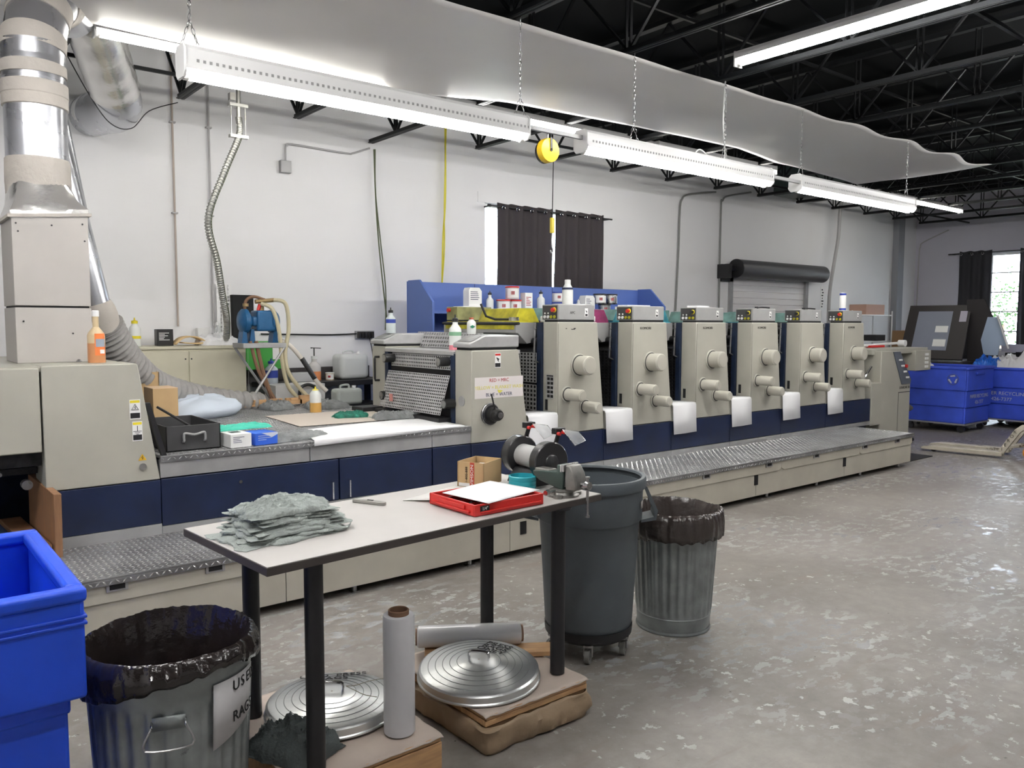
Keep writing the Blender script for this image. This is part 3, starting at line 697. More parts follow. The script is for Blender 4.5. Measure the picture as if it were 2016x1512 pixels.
# wooden strip and far rail
e = thing('timber_strip', 'notched wooden batten lying along the far side of the press deck', 'batten', (3.0, 7.85, .96))
wb = MB(); xx = 2.35
while xx < 3.5:
    wb.box(xx, 7.86, .955, xx+.13, 7.90, 1.02); wb.box(xx+.13, 7.86, .955, xx+.17, 7.90, 1.0); xx += .17
wb.box(3.52, 7.86, .955, 3.72, 7.90, 1.04)
obj('batten', wb, WOOD, e)
kb = MB()
for k in range(6): kb.tube([(2.45+k*.19, 7.85, .97+.02*math.cos(t)) if 0 else (2.45+k*.19+.02*math.sin(t), 7.85, 1.0+.02*math.cos(t)) for t in [i*.5 for i in range(8)]], .004, 5)
obj('hooks', kb, WOOD, e)

# ================================================================= CONSOLE TOWERS (near and far) AND PERFORATED GUARDS
def tower(name, label, ya, yb, front):
    e = thing(name, label, 'machine', (4.25, (ya+yb)/2, 0))
    obj('cover', MB().prism([(3.967, .782), (4.60, .782), (4.555, 1.05), (4.475, 1.565), (3.967, 1.565)], 'y', ya, yb), CREAM, e, bevel=.008)
    pr = [(3.95, 1.585), (3.95, 1.625), (4.11, 1.69), (4.48, 1.69), (4.48, 1.585)] if 1 else 0
    obj('lid_box', MB().prism(pr, 'y', ya-.0, yb+.01), GREYL, e, bevel=.01)
    obj('lid_gap', MB().box(3.98, ya+.01, 1.56, 4.46, yb-.01, 1.59), BLACKM, e)
    sl = MB().add([V(3.975, ya+.03, 1.639), V(3.975, yb-.03, 1.639), V(4.095, yb-.03, 1.688), V(4.095, ya+.03, 1.688)], [(0, 1, 2, 3)])
    obj('key_pad', sl, GREYBOX, e, solid=.003)
    return e
e = tower('console_tower', 'near cream tower with the colour key notice and round handwheel', Y0, Y0+.24, True)
nb = MB().box(4.0, Y0-.0015, 1.155, 4.525, Y0, 1.335)
obj('notice_sheet', nb, mat('notice_paper', (.72, .68, .67), .35), e, sm=0)
text('RED = MRC', .042, (4.26, Y0-.002, 1.305), FRONT, INKR, e)
text('YELLOW = BLANKET WASH', .042, (4.263, Y0-.002, 1.245), FRONT, INKYEL, e)
text('BLUE = WATER', .042, (4.26, Y0-.002, 1.183), FRONT, INKB, e)
obj('smear', MB().prism([(4.24, 1.225), (4.30, 1.215), (4.27, 1.195), (4.25, 1.20)], 'y', Y0-.0025, Y0-.0015), INKYEL, e, sm=0)
warn_label(e, 4.245, 1.475, .065, .125, Y0-.001, band=REDP, pict='hand')
obj('handwheel_boss', MB().rev((4.16, Y0, 1.02), (4.16, Y0-.03, 1.02), [(.095, 0), (.095, .4), (.08, 1)], 36), BLACK, e)
obj('handwheel_ring', MB().tube([V(4.16+.092*math.cos(a), Y0-.012, 1.02+.092*math.sin(a)) for a in [2*PI*k/36 for k in range(36)]], .004, 6, True), STEEL, e)
obj('handwheel_hub', MB().rev((4.16, Y0-.03, 1.02), (4.16, Y0-.14, 1.02), [(.06, 0), (.06, .45), (.05, .5), (.05, .85), (.04, 1)], 32), PLASTIC_BK, e)
obj('hub_cap', MB().cyl((4.16, Y0-.141, 1.02), (4.16, Y0-.15, 1.02), .026, n=24), STEEL, e)
obj('handwheel_lever', MB().tube([(4.15, Y0-.09, 1.05), (4.10, Y0-.10, 1.2)], .007, 8), BLACK, e)
obj('round_hole', MB().cyl((3.966, 5.6, 1.13), (3.962, 5.6, 1.13), .045, n=24), GREYM, e)
e2 = thing('skirt_panels', 'navy skirt panels under the printing units', 'machine', (7.3, Y0+.2, 0))
for a, b in ((3.97, 5.537), (5.543, 6.537), (6.543, 7.537), (7.543, 8.54), (8.546, 9.54), (9.546, 10.68)):
    obj('skirt_panel', MB().box(a, Y0+.003, .475, b, Y0+.05, .775), NAVY, e2, bevel=.004)
    obj('kick_plate', MB().box(a, Y0-.002, .42, b, Y0+.03, .47), GREYM, e2)
obj('base_frame', MB().box(3.97, Y0+.055, .05, 10.68, 7.3, .772), NAVY_FR, e2)
obj('end_frame', MB().box(10.69, Y0-.01, .42, 10.76, Y0+.1, .79).box(10.68, Y0, .4, 10.98, Y0+.3, .98), CREAM, e2, bevel=.004)
e = tower('console_tower', 'far cream tower with a black grab handle behind the guard', 6.88, 7.14, False)
obj('grab_handle', MB().tube([(3.966, 7.0, 1.46), (3.92, 7.0, 1.46), (3.915, 7.0, 1.44), (3.915, 7.0, 1.25), (3.92, 7.0, 1.23), (3.966, 7.0, 1.23)], .011, 8), BLACK, e)
e = thing('perforated_guard', 'grey perforated guard plates with black knobs between the two cream towers', 'guard', (3.9, 6.3, .93))
obj('upper_plate', perf(MB(), (3.965, 6.76, 1.385), (0, -1.02, 0), (.01, 0, .125), 34, 4, .55, .5), GREYL, e, solid=.003, sm=0)
obj('lower_plate', perf(MB(), (3.85, 6.80, 1.0), (0, -1.04, 0), (.105, 0, .34), 34, 13, .55, .5), GREYL, e, solid=.003, sm=0)
obj('backing', MB().box(3.99, 5.72, .95, 4.1, 6.86, 1.53), BLACKM, e)
obj('top_cover', MB().box(3.955, 5.71, 1.515, 4.70, 6.87, 1.55), GREYL, e, bevel=.004)
obj('frame', MB().box(3.96, 5.70, .93, 4.0, 5.76, 1.53).box(3.96, 6.82, .93, 4.0, 6.88, 1.53), NAVY_FR, e)
for y, z in ((6.72, 1.46), (5.80, 1.46), (6.78, 1.1), (5.72, 1.1)):
    k = obj('knob', MB().cyl((3.96, y, z), (3.86, y, z), .042, n=24), PLASTIC_BK, e)
    obj('knob_face', MB().cyl((3.86, y, z), (3.855, y, z), .034, n=24), STEEL, k)
obj('lower_rail', MB().box(3.83, 5.75, .935, 3.97, 6.86, .975), BLACK, e)
obj('label', MB().box(3.853, 6.62, 1.06, 3.856, 6.56, 1.13), mat('pink_label', (.6, .25, .22), .6), e)
tag(obj('grey_block', MB().box(3.72, 6.9, .932, 3.95, 7.12, .98), BLACK, bevel=.008), 'flat black block at the foot of the far tower', 'block')
e = thing('slotted_cover', 'slanted slotted cover behind the white bottles on the press', 'guard', (4.45, 6.5, 1.56))
obj('plate', perf(MB(), (4.36, 7.0, 1.555), (0, -1.1, 0), (.06, 0, .15), 26, 4, .6, .6), GREYL, e, solid=.003, sm=0)
obj('housing', MB().prism([(4.38, 1.555), (4.7, 1.555), (4.7, 1.69), (4.44, 1.69)], 'y', 5.92, 6.98), GREYBOX, e)

# ================================================================= PRINTING UNITS
def label_pict(e, x, z, y):
    obj('warning_label', MB().box(x-.02, y-.0012, z-.038, x+.02, y, z+.038), LABELW, e, sm=0)
    obj('symbol', MB().prism([(x-.012, z+.022), (x+.002, z+.015), (x+.013, z+.004), (x+.004, z-.004), (x-.004, z+.006)], 'y', y-.002, y).box(x-.014, y-.002, z-.034, x+.014, y, z-.014), BLACK, e, sm=0)
UX = [4.933, 5.925, 6.917, 7.912, 8.914, 9.915]
ULAB = ['first printing unit, beside the tower with the colour key notice', 'second printing unit from the left, behind the big grey bin',
        'third printing unit from the left in the cream row', 'fourth printing unit from the left in the cream row',
        'fifth printing unit, second from the right end of the row', 'last printing unit at the right end of the row, under the blue capped canister']
INKS = [INKY, INKM, INKC, INKK, INKC, BLACK]
ESTOP = [REDP, REDP, PLASTIC_BK, PLASTIC_BK, PLASTIC_BK, REDP]
for i, X in enumerate(UX):
    e = thing('printing_unit', ULAB[i], 'machine', (X+.3, 6.38, 0), 0, 'cream printing units')
    y0 = Y0
    cov = MB().prism([(X, .78), (X+.615, .78), (X+.505, 1.795), (X+.50, 1.805), (X, 1.805)], 'y', y0, y0+.20)
    obj('front_cover', cov, CREAM, e, bevel=.008)
    obj('seam', MB().box(X+.006, y0-.0008, .8, X+.009, y0, 1.79), BLACKM, e, sm=0)
    obj('vent', MB().box(X-.0015, y0+.13, .99, X, y0+.165, 1.09), BLACKM, e, sm=0)
    obj('far_cover', MB().prism([(X, .78), (X+.6, .78), (X+.5, 1.805), (X, 1.805)], 'y', 7.12, 7.3), CREAM, e, bevel=.008)
    # flanges and round covers
    for nm, (dx, z, r, fr, l) in {'large_cover': (.27, 1.405, .088, .105, .15), 'upper_small_cover': (.12, 1.14, .056, .075, .21), 'lower_small_cover': (.35, 1.012, .054, .072, .19)}.items():
        k = obj(nm, MB().rev((X+dx, y0-.008, z), (X+dx, y0-l, z), [(r, 0), (r, .93), (r-.008, 1)], 36), KNOB, e)
        obj('flange', MB().rev((X+dx, y0, z), (X+dx, y0-.014, z), [(fr, 0), (fr, .6), (fr-.008, 1)], 36), CREAM, k)
        obj('gap_ring', MB().rev((X+dx, y0-.0145, z), (X+dx, y0-.017, z), [(r+.009, 0), (r+.009, 1)], 36), BLACK, k)
        obj('end_disc', MB().rev((X+dx, y0-l+.001, z), (X+dx, y0-l-.004, z), [(r-.014, 0), (r-.016, 1)], 36), KNOB, k)
    # side frames + mechanism
    for ya in (y0+.2, 7.06):
        obj('side_frame', MB().prism([(X-.025, .78), (X+.60, .78), (X+.49, 1.78), (X-.025, 1.80)], 'y', ya, ya+.06), NAVY_FR, e)
    mb = MB()
    random.seed(i)
    for (dx, z, r) in ((.02, 1.62, .035), (.10, 1.70, .045), (.22, 1.74, .05), (.30, 1.60, .06), (.12, 1.48, .05), (.26, 1.30, .11), (.22, .98, .12), (-.02, 1.52, .02), (.45, 1.2, .09), (.42, 1.55, .05)):
        mb.cyl((X+dx, y0+.26, z), (X+dx, 7.06, z), r, n=16)
    obj('roller', mb, MECH, e, kind='stuff')
    obj('inner_body', MB().box(X+.04, y0+.27, .78, X+.5, 7.05, 1.66), BLACKM, e)
    ink = INKS[i]
    # ink fountain
    f = obj('ink_fountain', MB().prism([(X-.20, 1.70), (X-.17, 1.70), (X-.06, 1.60), (X+.04, 1.62), (X+.04, 1.80), (X-.14, 1.80), (X-.2, 1.78)], 'y', y0+.36, 6.98), GREYBOX, e, bevel=.004)
    obj('ink_edge', MB().box(X-.19, y0+.38, 1.799, X+.03, 6.96, 1.812).box(X-.205, y0+.38, 1.735, X-.199, 6.96, 1.775), ink, f)
    obj('fountain_bar', MB().cyl((X-.21, y0+.30, 1.79), (X-.21, 7.0, 1.79), .014, n=10), BLACK, f)
    obj('ink_cover', MB().prism([(X+.05, 1.80), (X+.12, 1.94), (X+.30, 1.94), (X+.38, 1.80)], 'y', 6.15, 6.75), ink if i < 3 else INKK, e, bevel=.006)
    obj('guard_plate', perf(MB(), (X-.045, 6.95, 1.24), (0, -1.25, 0), (0, 0, .28), 26, 9, .6, .6), GREYBOX if i == 0 else MECH, e, solid=.003, sm=0)  # guards past the first unit coloured darker for the shade in the gaps
    obj('guard_plate', perf(MB(), (X-.045, 6.95, .98), (0, -1.25, 0), (0, 0, .24), 26, 6, .6, .6), GREYBOX if i == 0 else MECH, e, solid=.003, sm=0)
    obj('guard_backing', MB().box(X-.03, 5.75, .96, X-.02, 7.0, 1.55), BLACKM, e)
    obj('hand_rail', MB().tube([(X-.07, y0+.23, 1.80), (X-.08, y0+.235, 1.45), (X-.02, y0+.235, 1.43)], .009, 8), STEEL, e)
    # gap platform in front
    if i < 5: tag(obj('gap_shelf', MB().box(X+.62, y0+.002, .775, X+.945, 7.2, .945), CREAM, bevel=.004), 'cream shelf right of the %s printing unit, under a white sheet' % ('first', 'second', 'third', 'fourth', 'fifth')[i], 'shelf')
    # control boxes
    b = obj('control_box', MB().box(X+.025, y0+.02, 1.822, X+.485, y0+.245, 1.965), GREYBOX, e, bevel=.006)
    bx = X+.025; yb = y0
    obj('front_plate', MB().box(X+.03, y0+.0165, 1.828, X+.48, y0+.0205, 1.96), GREYBOX, b)
    obj('button_plate', MB().box(bx-.002, y0+.035, 1.832, bx, y0+.235, 1.955), mat('button_plate_%d' % i, (.05, .05, .05), .5) if i == 0 else bpy.data.materials['button_plate_0'], b)
    obj('stop_base', MB().cyl((bx-.002, y0+.07, 1.915), (bx-.012, y0+.07, 1.915), .024, n=20), YEL, b)
    obj('stop_button', MB().cyl((bx-.012, y0+.07, 1.915), (bx-.035, y0+.07, 1.915), .019, n=20), ESTOP[i], b)
    bm_ = MB(); by = MB()
    for q in range(4): (bm_ if q < 2 else by).cyl((bx-.002, y0+.20-.045*q, 1.852), (bx-.012, y0+.20-.045*q, 1.852), .014, n=14)
    for q in range(2): bm_.cyl((bx-.002, y0+.20-.045*q, 1.885), (bx-.007, y0+.20-.045*q, 1.885), .008, n=10)
    obj('button', bm_, WHITE, b); obj('button', by, INKY, b)
    label_pict(b, X+.375, 1.895, y0+.016)
    obj('far_control_box', MB().box(X+.025, 7.08, 1.822, X+.485, 7.28, 1.965), INKK if i else mat('ink_stained_box', (.25, .25, .10), .5, var=.4, vs=8), e, bevel=.006)
    obj('far_stop_button', MB().cyl((bx, 7.22, 1.93), (bx-.03, 7.22, 1.93), .02, n=16), REDP, e)
    obj('box_gap', MB().box(X+.02, y0+.02, 1.80, X+.48, y0+.2, 1.825), BLACKM, e)
    if i in (1, 2, 3, 5): text('KOMORI', .036, (X+.19, y0-.002, 1.745), FRONT, INK, e, sx=1.15)
    if i == 0:
        obj('worn_lettering', MB().box(X+.10, y0-.002, 1.742, X+.115, y0, 1.748).box(X+.17, y0-.002, 1.735, X+.215, y0, 1.742).box(X+.2, y0-.002, 1.742, X+.225, y0, 1.75), INK, e, sm=0)
        text('APC', .034, (X+.20, y0+.0155, 1.89), FRONT, INK, b)
        obj('rating_plate', MB().box(X-.002, y0+.05, 1.10, X, y0+.15, 1.32), GREYL, e, sm=0)
        rb = MB()
        for q in range(5):
            for c in range(2): rb.box(X-.003, y0+.055+.045*c, 1.11+.04*q, X-.002, y0+.09+.045*c, 1.135+.04*q)
        rb.box(X-.003, y0+.055, 1.305, X-.002, y0+.145, 1.315)
        obj('plate_marks', rb, PLASTIC_BK, e, sm=0)
# white wiping sheets over the gaps
def drape(name, label, x0, x1, ztop, zbot, ydeep, m=PAPER, grp='white sheets hung over the gaps'):
    # one thing: folded sheet over the platform edge
    pts = [(ydeep, ztop), (Y0+.02, ztop+.006), (Y0-.008, ztop+.002), (Y0-.018, ztop-.02), (Y0-.022, (ztop+zbot)/2), (Y0-.03, zbot)]
    mb = MB(); vs = []; n = len(pts)
    for k, (y, z) in enumerate(pts):
        vs += [V(x0+.004*k, y, z), V((x0+x1)/2, y-.003*(k > 2), z), V(x1-(.012 if k == 0 else 0), y, z+.004*(k == n-1))]
    fs = [(k*3+c, k*3+c+1, k*3+c+4, k*3+c+3) for k in range(n-1) for c in range(2)]
    return tag(obj(name, mb.add(vs, fs), m, solid=.003), label, 'paper sheet', grp)
SL = ['white sheet hung between the first and second printing units', 'white sheet hung between the second and third printing units', 'white sheet hung between the third and fourth printing units',
      'white sheet hung between the fourth and fifth printing units', 'white sheet hung between the fifth and last printing units']
for i in range(5): drape('paper_sheet', SL[i], UX[i+1]-.392, UX[i+1]-.004, .952, .64, Y0+.33)
drape('paper_sheet', 'largest white sheet, hung left of the first printing unit', 4.565, 4.925, .975, .56, Y0+.3)
tag(obj('gap_shelf', MB().box(4.60, Y0+.002, .775, 4.885, 7.2, .965), CREAM, bevel=.004), 'cream shelf between the near tower and the first printing unit', 'shelf')

# ================================================================= BLUE CABINET BEHIND THE PRESS
e = thing('ink_cabinet', 'long blue open cabinet wall with shelf behind the printing units', 'cabinet', (6.9, 7.9, 0))
x0, x1 = 5.05, 9.05
obj('back_panel', MB().box(x0, 8.22, 0, x1, 8.25, 2.28), BLUE_RACK, e, bevel=.003)
for x, nm in ((x0, 'left'), (x1-.03, 'right')):
    obj('side_panel', MB().prism([(7.7, 0), (8.22, 0), (8.22, 2.29), (7.98, 2.29), (7.7, 2.03)], 'x', x, x+.03), BLUE_RACK, e, bevel=.003)
obj('shelf', MB().box(x0+.03, 7.72, 1.90, x1-.03, 8.22, 1.93), BLUE_RACK, e)
obj('shelf', MB().box(x0+.03, 7.72, 1.4, x1-.03, 8.22, 1.43), BLUE_RACK, e)
obj('divider', MB().box(6.3, 7.75, 1.4, 6.32, 8.22, 1.9).box(7.7, 7.75, 1.4, 7.72, 8.22, 1.9), BLUE_RACK, e)
obj('panel_seam', MB().box(6.02, 8.218, 1.93, 6.024, 8.2205, 2.28).box(7.32, 8.218, 1.93, 7.324, 8.2205, 2.28), BLACKM, e, sm=0)
zt = 1.931
def bottle(name, label, x, y, z, r, h, mb_mat, cap_mat, neck=.3, capr=.5, band=None, liquid=None, grp=None, spout=True, lq=.45):
    e = thing(name, label, 'bottle', (x, y, z), 0, grp)
    sh_ = h*(1-neck)
    prof = [(r*.92, 0), (r, .01), (r, sh_*.85), (r*.92, sh_*.93), (r*.6, sh_*1.04), (r*capr*.85, sh_*1.12), (r*capr*.85, h*.9)]
    obj('body', MB().lathe((x, y, z), prof, 28, capt=True), mb_mat, e)
    obj('cap', MB().lathe((x, y, z), [(r*capr, h*.84), (r*capr, h*.94), (r*capr*.8, h*.95)]+([(r*.14, h*.97), (r*.10, h*1.06)] if spout else []), 20, capt=True), cap_mat, e)
    if band: obj('label', MB().lathe((x, y, z), [(r*1.012, sh_*band[1]), (r*1.012, sh_*band[2])], 28, capb=False), band[0], e)
    if liquid: obj('liquid', MB().lathe((x, y, z), [(r*1.006, .004), (r*1.006, sh_*lq)], 28, capb=False), liquid, e)
    return e
def can(name, label, x, y, z, r, h, body, lid, labm=LABELW, grp=None):
    e = thing(name, label, 'can', (x, y, z), 0, grp)
    obj('body', MB().lathe((x, y, z), [(r*.97, 0), (r, .004), (r, h*.9), (r*.98, h*.92)], 28, capt=True), body, e)
    obj('lid', MB().lathe((x, y, z), [(r*1.04, h*.88), (r*1.06, h*.89), (r*1.06, h*.97), (r*.98, h)], 28, capt=True), lid, e)
    n = 12; vs = []; fs = []
    for k in range(n+1):
        a = PI*1.05+PI*.62*k/n
        for zz in (h*.12, h*.8): vs.append(V(x+r*1.01*math.cos(a), y+r*1.01*math.sin(a), z+zz))
    obj('label', MB().add(vs, [(2*k, 2*k+2, 2*k+3, 2*k+1) for k in range(n)]), labm, e)
    mk = MB()
    for q in range(4):
        a = PI*1.25+.13*q; mk.box(x+r*1.015*math.cos(a)-.004, y+r*1.015*math.sin(a)-.002, z+h*.35, x+r*1.015*math.cos(a)+.004, y+r*1.015*math.sin(a)+.002, z+h*.62)
    obj('label_mark', mk, INKR, e, sm=0)
    return e
RC = mat('white_tin', (.62, .60, .60), .35)
can('ink_can', 'red lidded ink can on top of the pair on the blue cabinet shelf', 6.33, 7.85, zt+.155, .085, .16, RC, REDP, grp='red lidded ink cans')
can('ink_can', 'red lidded ink can at the left of the lower pair', 6.19, 7.85, zt, .085, .15, RC, REDP, grp='red lidded ink cans')
can('ink_can', 'red lidded ink can at the right of the lower pair, under another', 6.37, 7.85, zt, .085, .15, RC, REDP, grp='red lidded ink cans')
can('ink_can', 'upper blue lidded can right of the tall white bottle', 7.10, 7.85, zt+.135, .08, .13, RC, BLUEL, grp='blue lidded ink cans')
can('ink_can', 'lower blue lidded can right of the tall white bottle', 7.10, 7.85, zt, .08, .13, RC, BLUEL, grp='blue lidded ink cans')
can('ink_can', 'black rimmed tin with a white label, left of the pair at the cabinet end', 7.86, 7.85, zt+.12, .085, .14, STEEL, BLACK, grp='black rimmed tins')
can('ink_can', 'plain black rimmed tin at the cabinet end', 8.08, 7.85, zt+.12, .085, .14, STEEL, BLACK, STEEL, grp='black rimmed tins')
can('ink_can', 'black rimmed tin under the pair at the cabinet end', 7.95, 7.85, zt, .085, .12, STEEL, BLACK, STEEL, grp='black rimmed tins')
def carton(name, label, x, y, z, w_, d, h, m, lid=None, cat='box', rz=0, slant=False, marks=None, grp=None):
    e = thing(name, label, cat, (x, y, z), rz, grp)
    mb = MB()
    if slant: mb.prism([(-w_/2, 0), (w_/2, 0), (w_/2, h*.82), (w_*.32, h), (-w_*.4, h), (-w_/2, h*.85)], 'y', -d/2, d/2)
    else: mb.box(-w_/2, -d/2, 0, w_/2, d/2, h)
    obj('body', mb, m, e, local=True, bevel=.003)
    if lid: obj('lid', MB().box(-w_/2-.002, -d/2-.002, h*.86, w_/2+.002, d/2+.002, h+.002), lid, e, local=True)
    if marks:
        k = MB()
        for q in range(marks[1]):
            ln = w_*random.uniform(.3, .7); k.box(-w_*.38, -d/2-.0012, h*(.75-.5*q/marks[1]), -w_*.38+ln, -d/2, h*(.75-.5*q/marks[1])+h*.035)
        obj('print', k, marks[0], e, local=True, sm=0)
    return e
carton('white_carton', 'white handled carton standing on paper at the left end of the cabinet shelf', 5.72, 7.85, zt+.06, .19, .12, .22, LABELW, slant=True, marks=(INKB, 5))
carton('white_carton', 'upright white carton right of the red lidded cans', 6.56, 7.85, zt, .12, .1, .24, LABELW, marks=(INKR, 6))
carton('white_carton', 'white handled carton left of the black rimmed tins', 7.62, 7.85, zt+.02, .18, .12, .21, LABELW, slant=True, marks=(INKB, 4))
carton('paper_stack', 'white paper stack under the left carton on the cabinet shelf', 5.66, 7.85, zt, .3, .2, .058, PAPER, cat='paper')
bottle('squeeze_bottle', 'stained white bottle with black spout between carton and red lidded cans', 5.98, 7.85, zt, .045, .24, TRANS, PLASTIC_BK, neck=.35)
bottle('squeeze_bottle', 'clear bottle with black spout right of the white cartons', 6.80, 7.85, zt+.03, .05, .24, TRANS, PLASTIC_BK, neck=.35)
bottle('squeeze_bottle', 'tall white bottle with a navy band on the second unit top', 5.83, 6.3, 1.87, .058, .40, TRANS, WHITE, neck=.22, capr=.55, band=(INKB, .88, .95), spout=False)
bottle('squeeze_bottle', 'small red and white bottle beside the right carton', 7.46, 7.85, zt, .04, .17, TRANS, WHITE, neck=.3, band=(REDP, .5, .8))
tag(obj('bottle_stand', MB().box(5.62, 6.1, 1.80, 6.05, 6.5, 1.868), WHITE, bevel=.01), 'white block the tall banded bottle stands on', 'block')
for (px, py, pz, ww, dd, nn) in ((6.72, 7.0, 1.967, .34, .2, 'under the clear bottle'), (7.7, 6.9, 1.967, .5, .2, 'in front of the right carton')):
    tag(obj('paper_stack', MB().box(px-ww/2, py+.07, pz, px+ww/2, py+.07+dd, pz+.035).box(px-ww/2+.03, py+.08, pz+.035, px+ww/2-.05, py+.25, pz+.055), PAPER), 'white paper heap on the press top '+nn, 'paper')
bottle('squeeze_bottle', 'white bottle with a blue label on the far tower', 4.10, 7.0, 1.69, .048, .24, mat('clear_white_plastic', (.60, .66, .66), .3), PLASTIC_BK, neck=.32, band=(BLUEL, .62, .85), liquid=None)
bottle('squeeze_bottle', 'white bottle with pink liquid at its foot beside the near tower', 4.13, 5.93, 1.551, .055, .30, TRANS, PLASTIC_BK, neck=.30, liquid=mat('pink_liquid', (.75, .25, .30), .4), lq=.22, band=(mat('green_print', (.2, .4, .25), .5), .62, .78))
bottle('squeeze_bottle', 'white bottle with a green diamond label on the slotted cover', 4.36, 6.0, 1.692, .042, .16, TRANS, mat('rust_cap', (.4, .1, .05), .5), neck=.25, spout=False)
obj('green_mark', MB().prism([(4.34-.03, 1.76), (4.34, 1.775), (4.34+.03, 1.76), (4.34, 1.745)], 'y', 5.955, 5.9575), GREENL, bpy.data.objects['squeeze_bottle.006'], sm=0)
bottle('wipe_canister', 'white wipes canister with a dark blue cap on the last printing unit', 10.12, 5.6, 1.966, .042, .24, LABELW, BLUEL, neck=.12, capr=1.0, band=(BLUEL, .02, .15), spout=False)
# lever, tools on the first unit
tag(obj('crank_lever', MB().tube([(4.78, 6.42, 1.98), (4.80, 6.36, 1.86), (4.85, 6.28, 1.83), (4.95, 6.1, 1.83)], .012, 8), BLACK), 'black crank lever on the yellow inked fountain', 'lever')
tag(obj('ink_tin_lid', MB().cyl((4.9, 6.05, 1.815), (4.9, 6.05, 1.85), .05, n=24), STEEL), 'round metal tin on the yellow inked fountain', 'tin')
for k, (x, y) in enumerate(((7.35, 5.62), (8.35, 5.62), (9.35, 5.62))):
    tag(obj('wrench', MB().tube(smooth([(x-.12, y, 1.975), (x, y+.02, 1.985), (x+.12, y-.01, 1.98)]), .008, 6).cyl((x-.13, y, 1.972), (x-.13, y, 1.99), .02, n=12), BLACK),
        'black wrench on the control box of the %s printing unit' % ('third', 'fourth', 'fifth')[k], 'wrench') if k != 0 else tag(obj('paper_stack', MB().box(7.0, 5.52, 1.967, 7.2, 5.66, 1.985), PAPER), 'folded white paper on the third control box', 'paper')

# ================================================================= THINGS ON THE DECK
z = DZ+.0025
e = thing('toolbox', 'open dark grey steel toolbox on the deck, full of wrenches', 'toolbox', (1.55, 5.58, z))
W_, D_, H_ = .36, .62, .17
tb = MB().box(0, 0, 0, W_, D_, .008).box(0, 0, 0, W_, .008, H_).box(0, D_-.008, 0, W_, D_, H_).box(0, 0, 0, .008, D_, H_).box(W_-.008, 0, 0, W_, D_, H_)
obj('box', tb, TOOLBOX, e, local=True, bevel=.002)
hb = MB().tube(smooth([(.11, -.004, .06), (.11, -.02, .07), (.11, -.02, .105), (.12, -.02, .12), (.18, -.022, .108), (.24, -.02, .12), (.25, -.02, .105), (.25, -.02, .07), (.25, -.004, .06)], 4), .008, 8)
obj('handle', hb, GREYM, e, local=True)
e['label'] = 'open dark grey steel toolbox on the deck, beside the glove boxes'
for k in range(9):
    x = 1.60+.03*k*.9; y = 5.64+.05*(k % 4); a = .4*math.sin(k*2.1)
    tag(obj('wrench', MB().tube([(x, y, z+.02+.012*(k % 3)+.05), (x+.06*math.sin(a)+.05, y+.16, z+.03+.012*(k % 3)+.05)], .008, 6).cyl((x-.0, y, z+.062), (x, y, z+.085), .016, n=8), STEEL), 'steel wrench in the heap inside the open toolbox', 'wrench', 'wrenches in the toolbox')
tag(obj('pry_bar', MB().tube([(1.60, 5.95, z+.27), (1.82, 5.72, z+.10), (1.86, 5.68, z+.06)], .009, 8), BLACK), 'black bar leaning out of the toolbox', 'bar')
carton('glove_box', 'white glove box beside the toolbox', 2.015, 5.60, z, .15, .22, .095, LABELW, marks=(INKB, 4), rz=.06)
tag(obj('slot', MB().box(1.98, 5.57, z+.0955, 2.05, 5.63, z+.097), BLACK), 'dark slot of the white glove box', 'slot')
o = bpy.data.objects['slot']; o.parent = bpy.data.objects['glove_box']; o.matrix_parent_inverse = Matrix.Identity(4); o.location = (-2.015, -5.60, -z)
for k_ in ('label', 'category'): del o[k_]
carton('glove_box', 'royal blue glove box with white flash on the deck', 2.20, 5.60, z, .17, .19, .085, mat('royal_blue_card', (.03, .12, .62), .45), marks=(INKW, 3), rz=.1)
gb = bpy.data.objects['glove_box.001']
obj('white_flash', MB().prism([(-.04, .085), (.085, .085), (.085, .07), (.04, .05), (0, .07)], 'y', -.0965, -.0952), INKW, gb, local=True, sm=0)
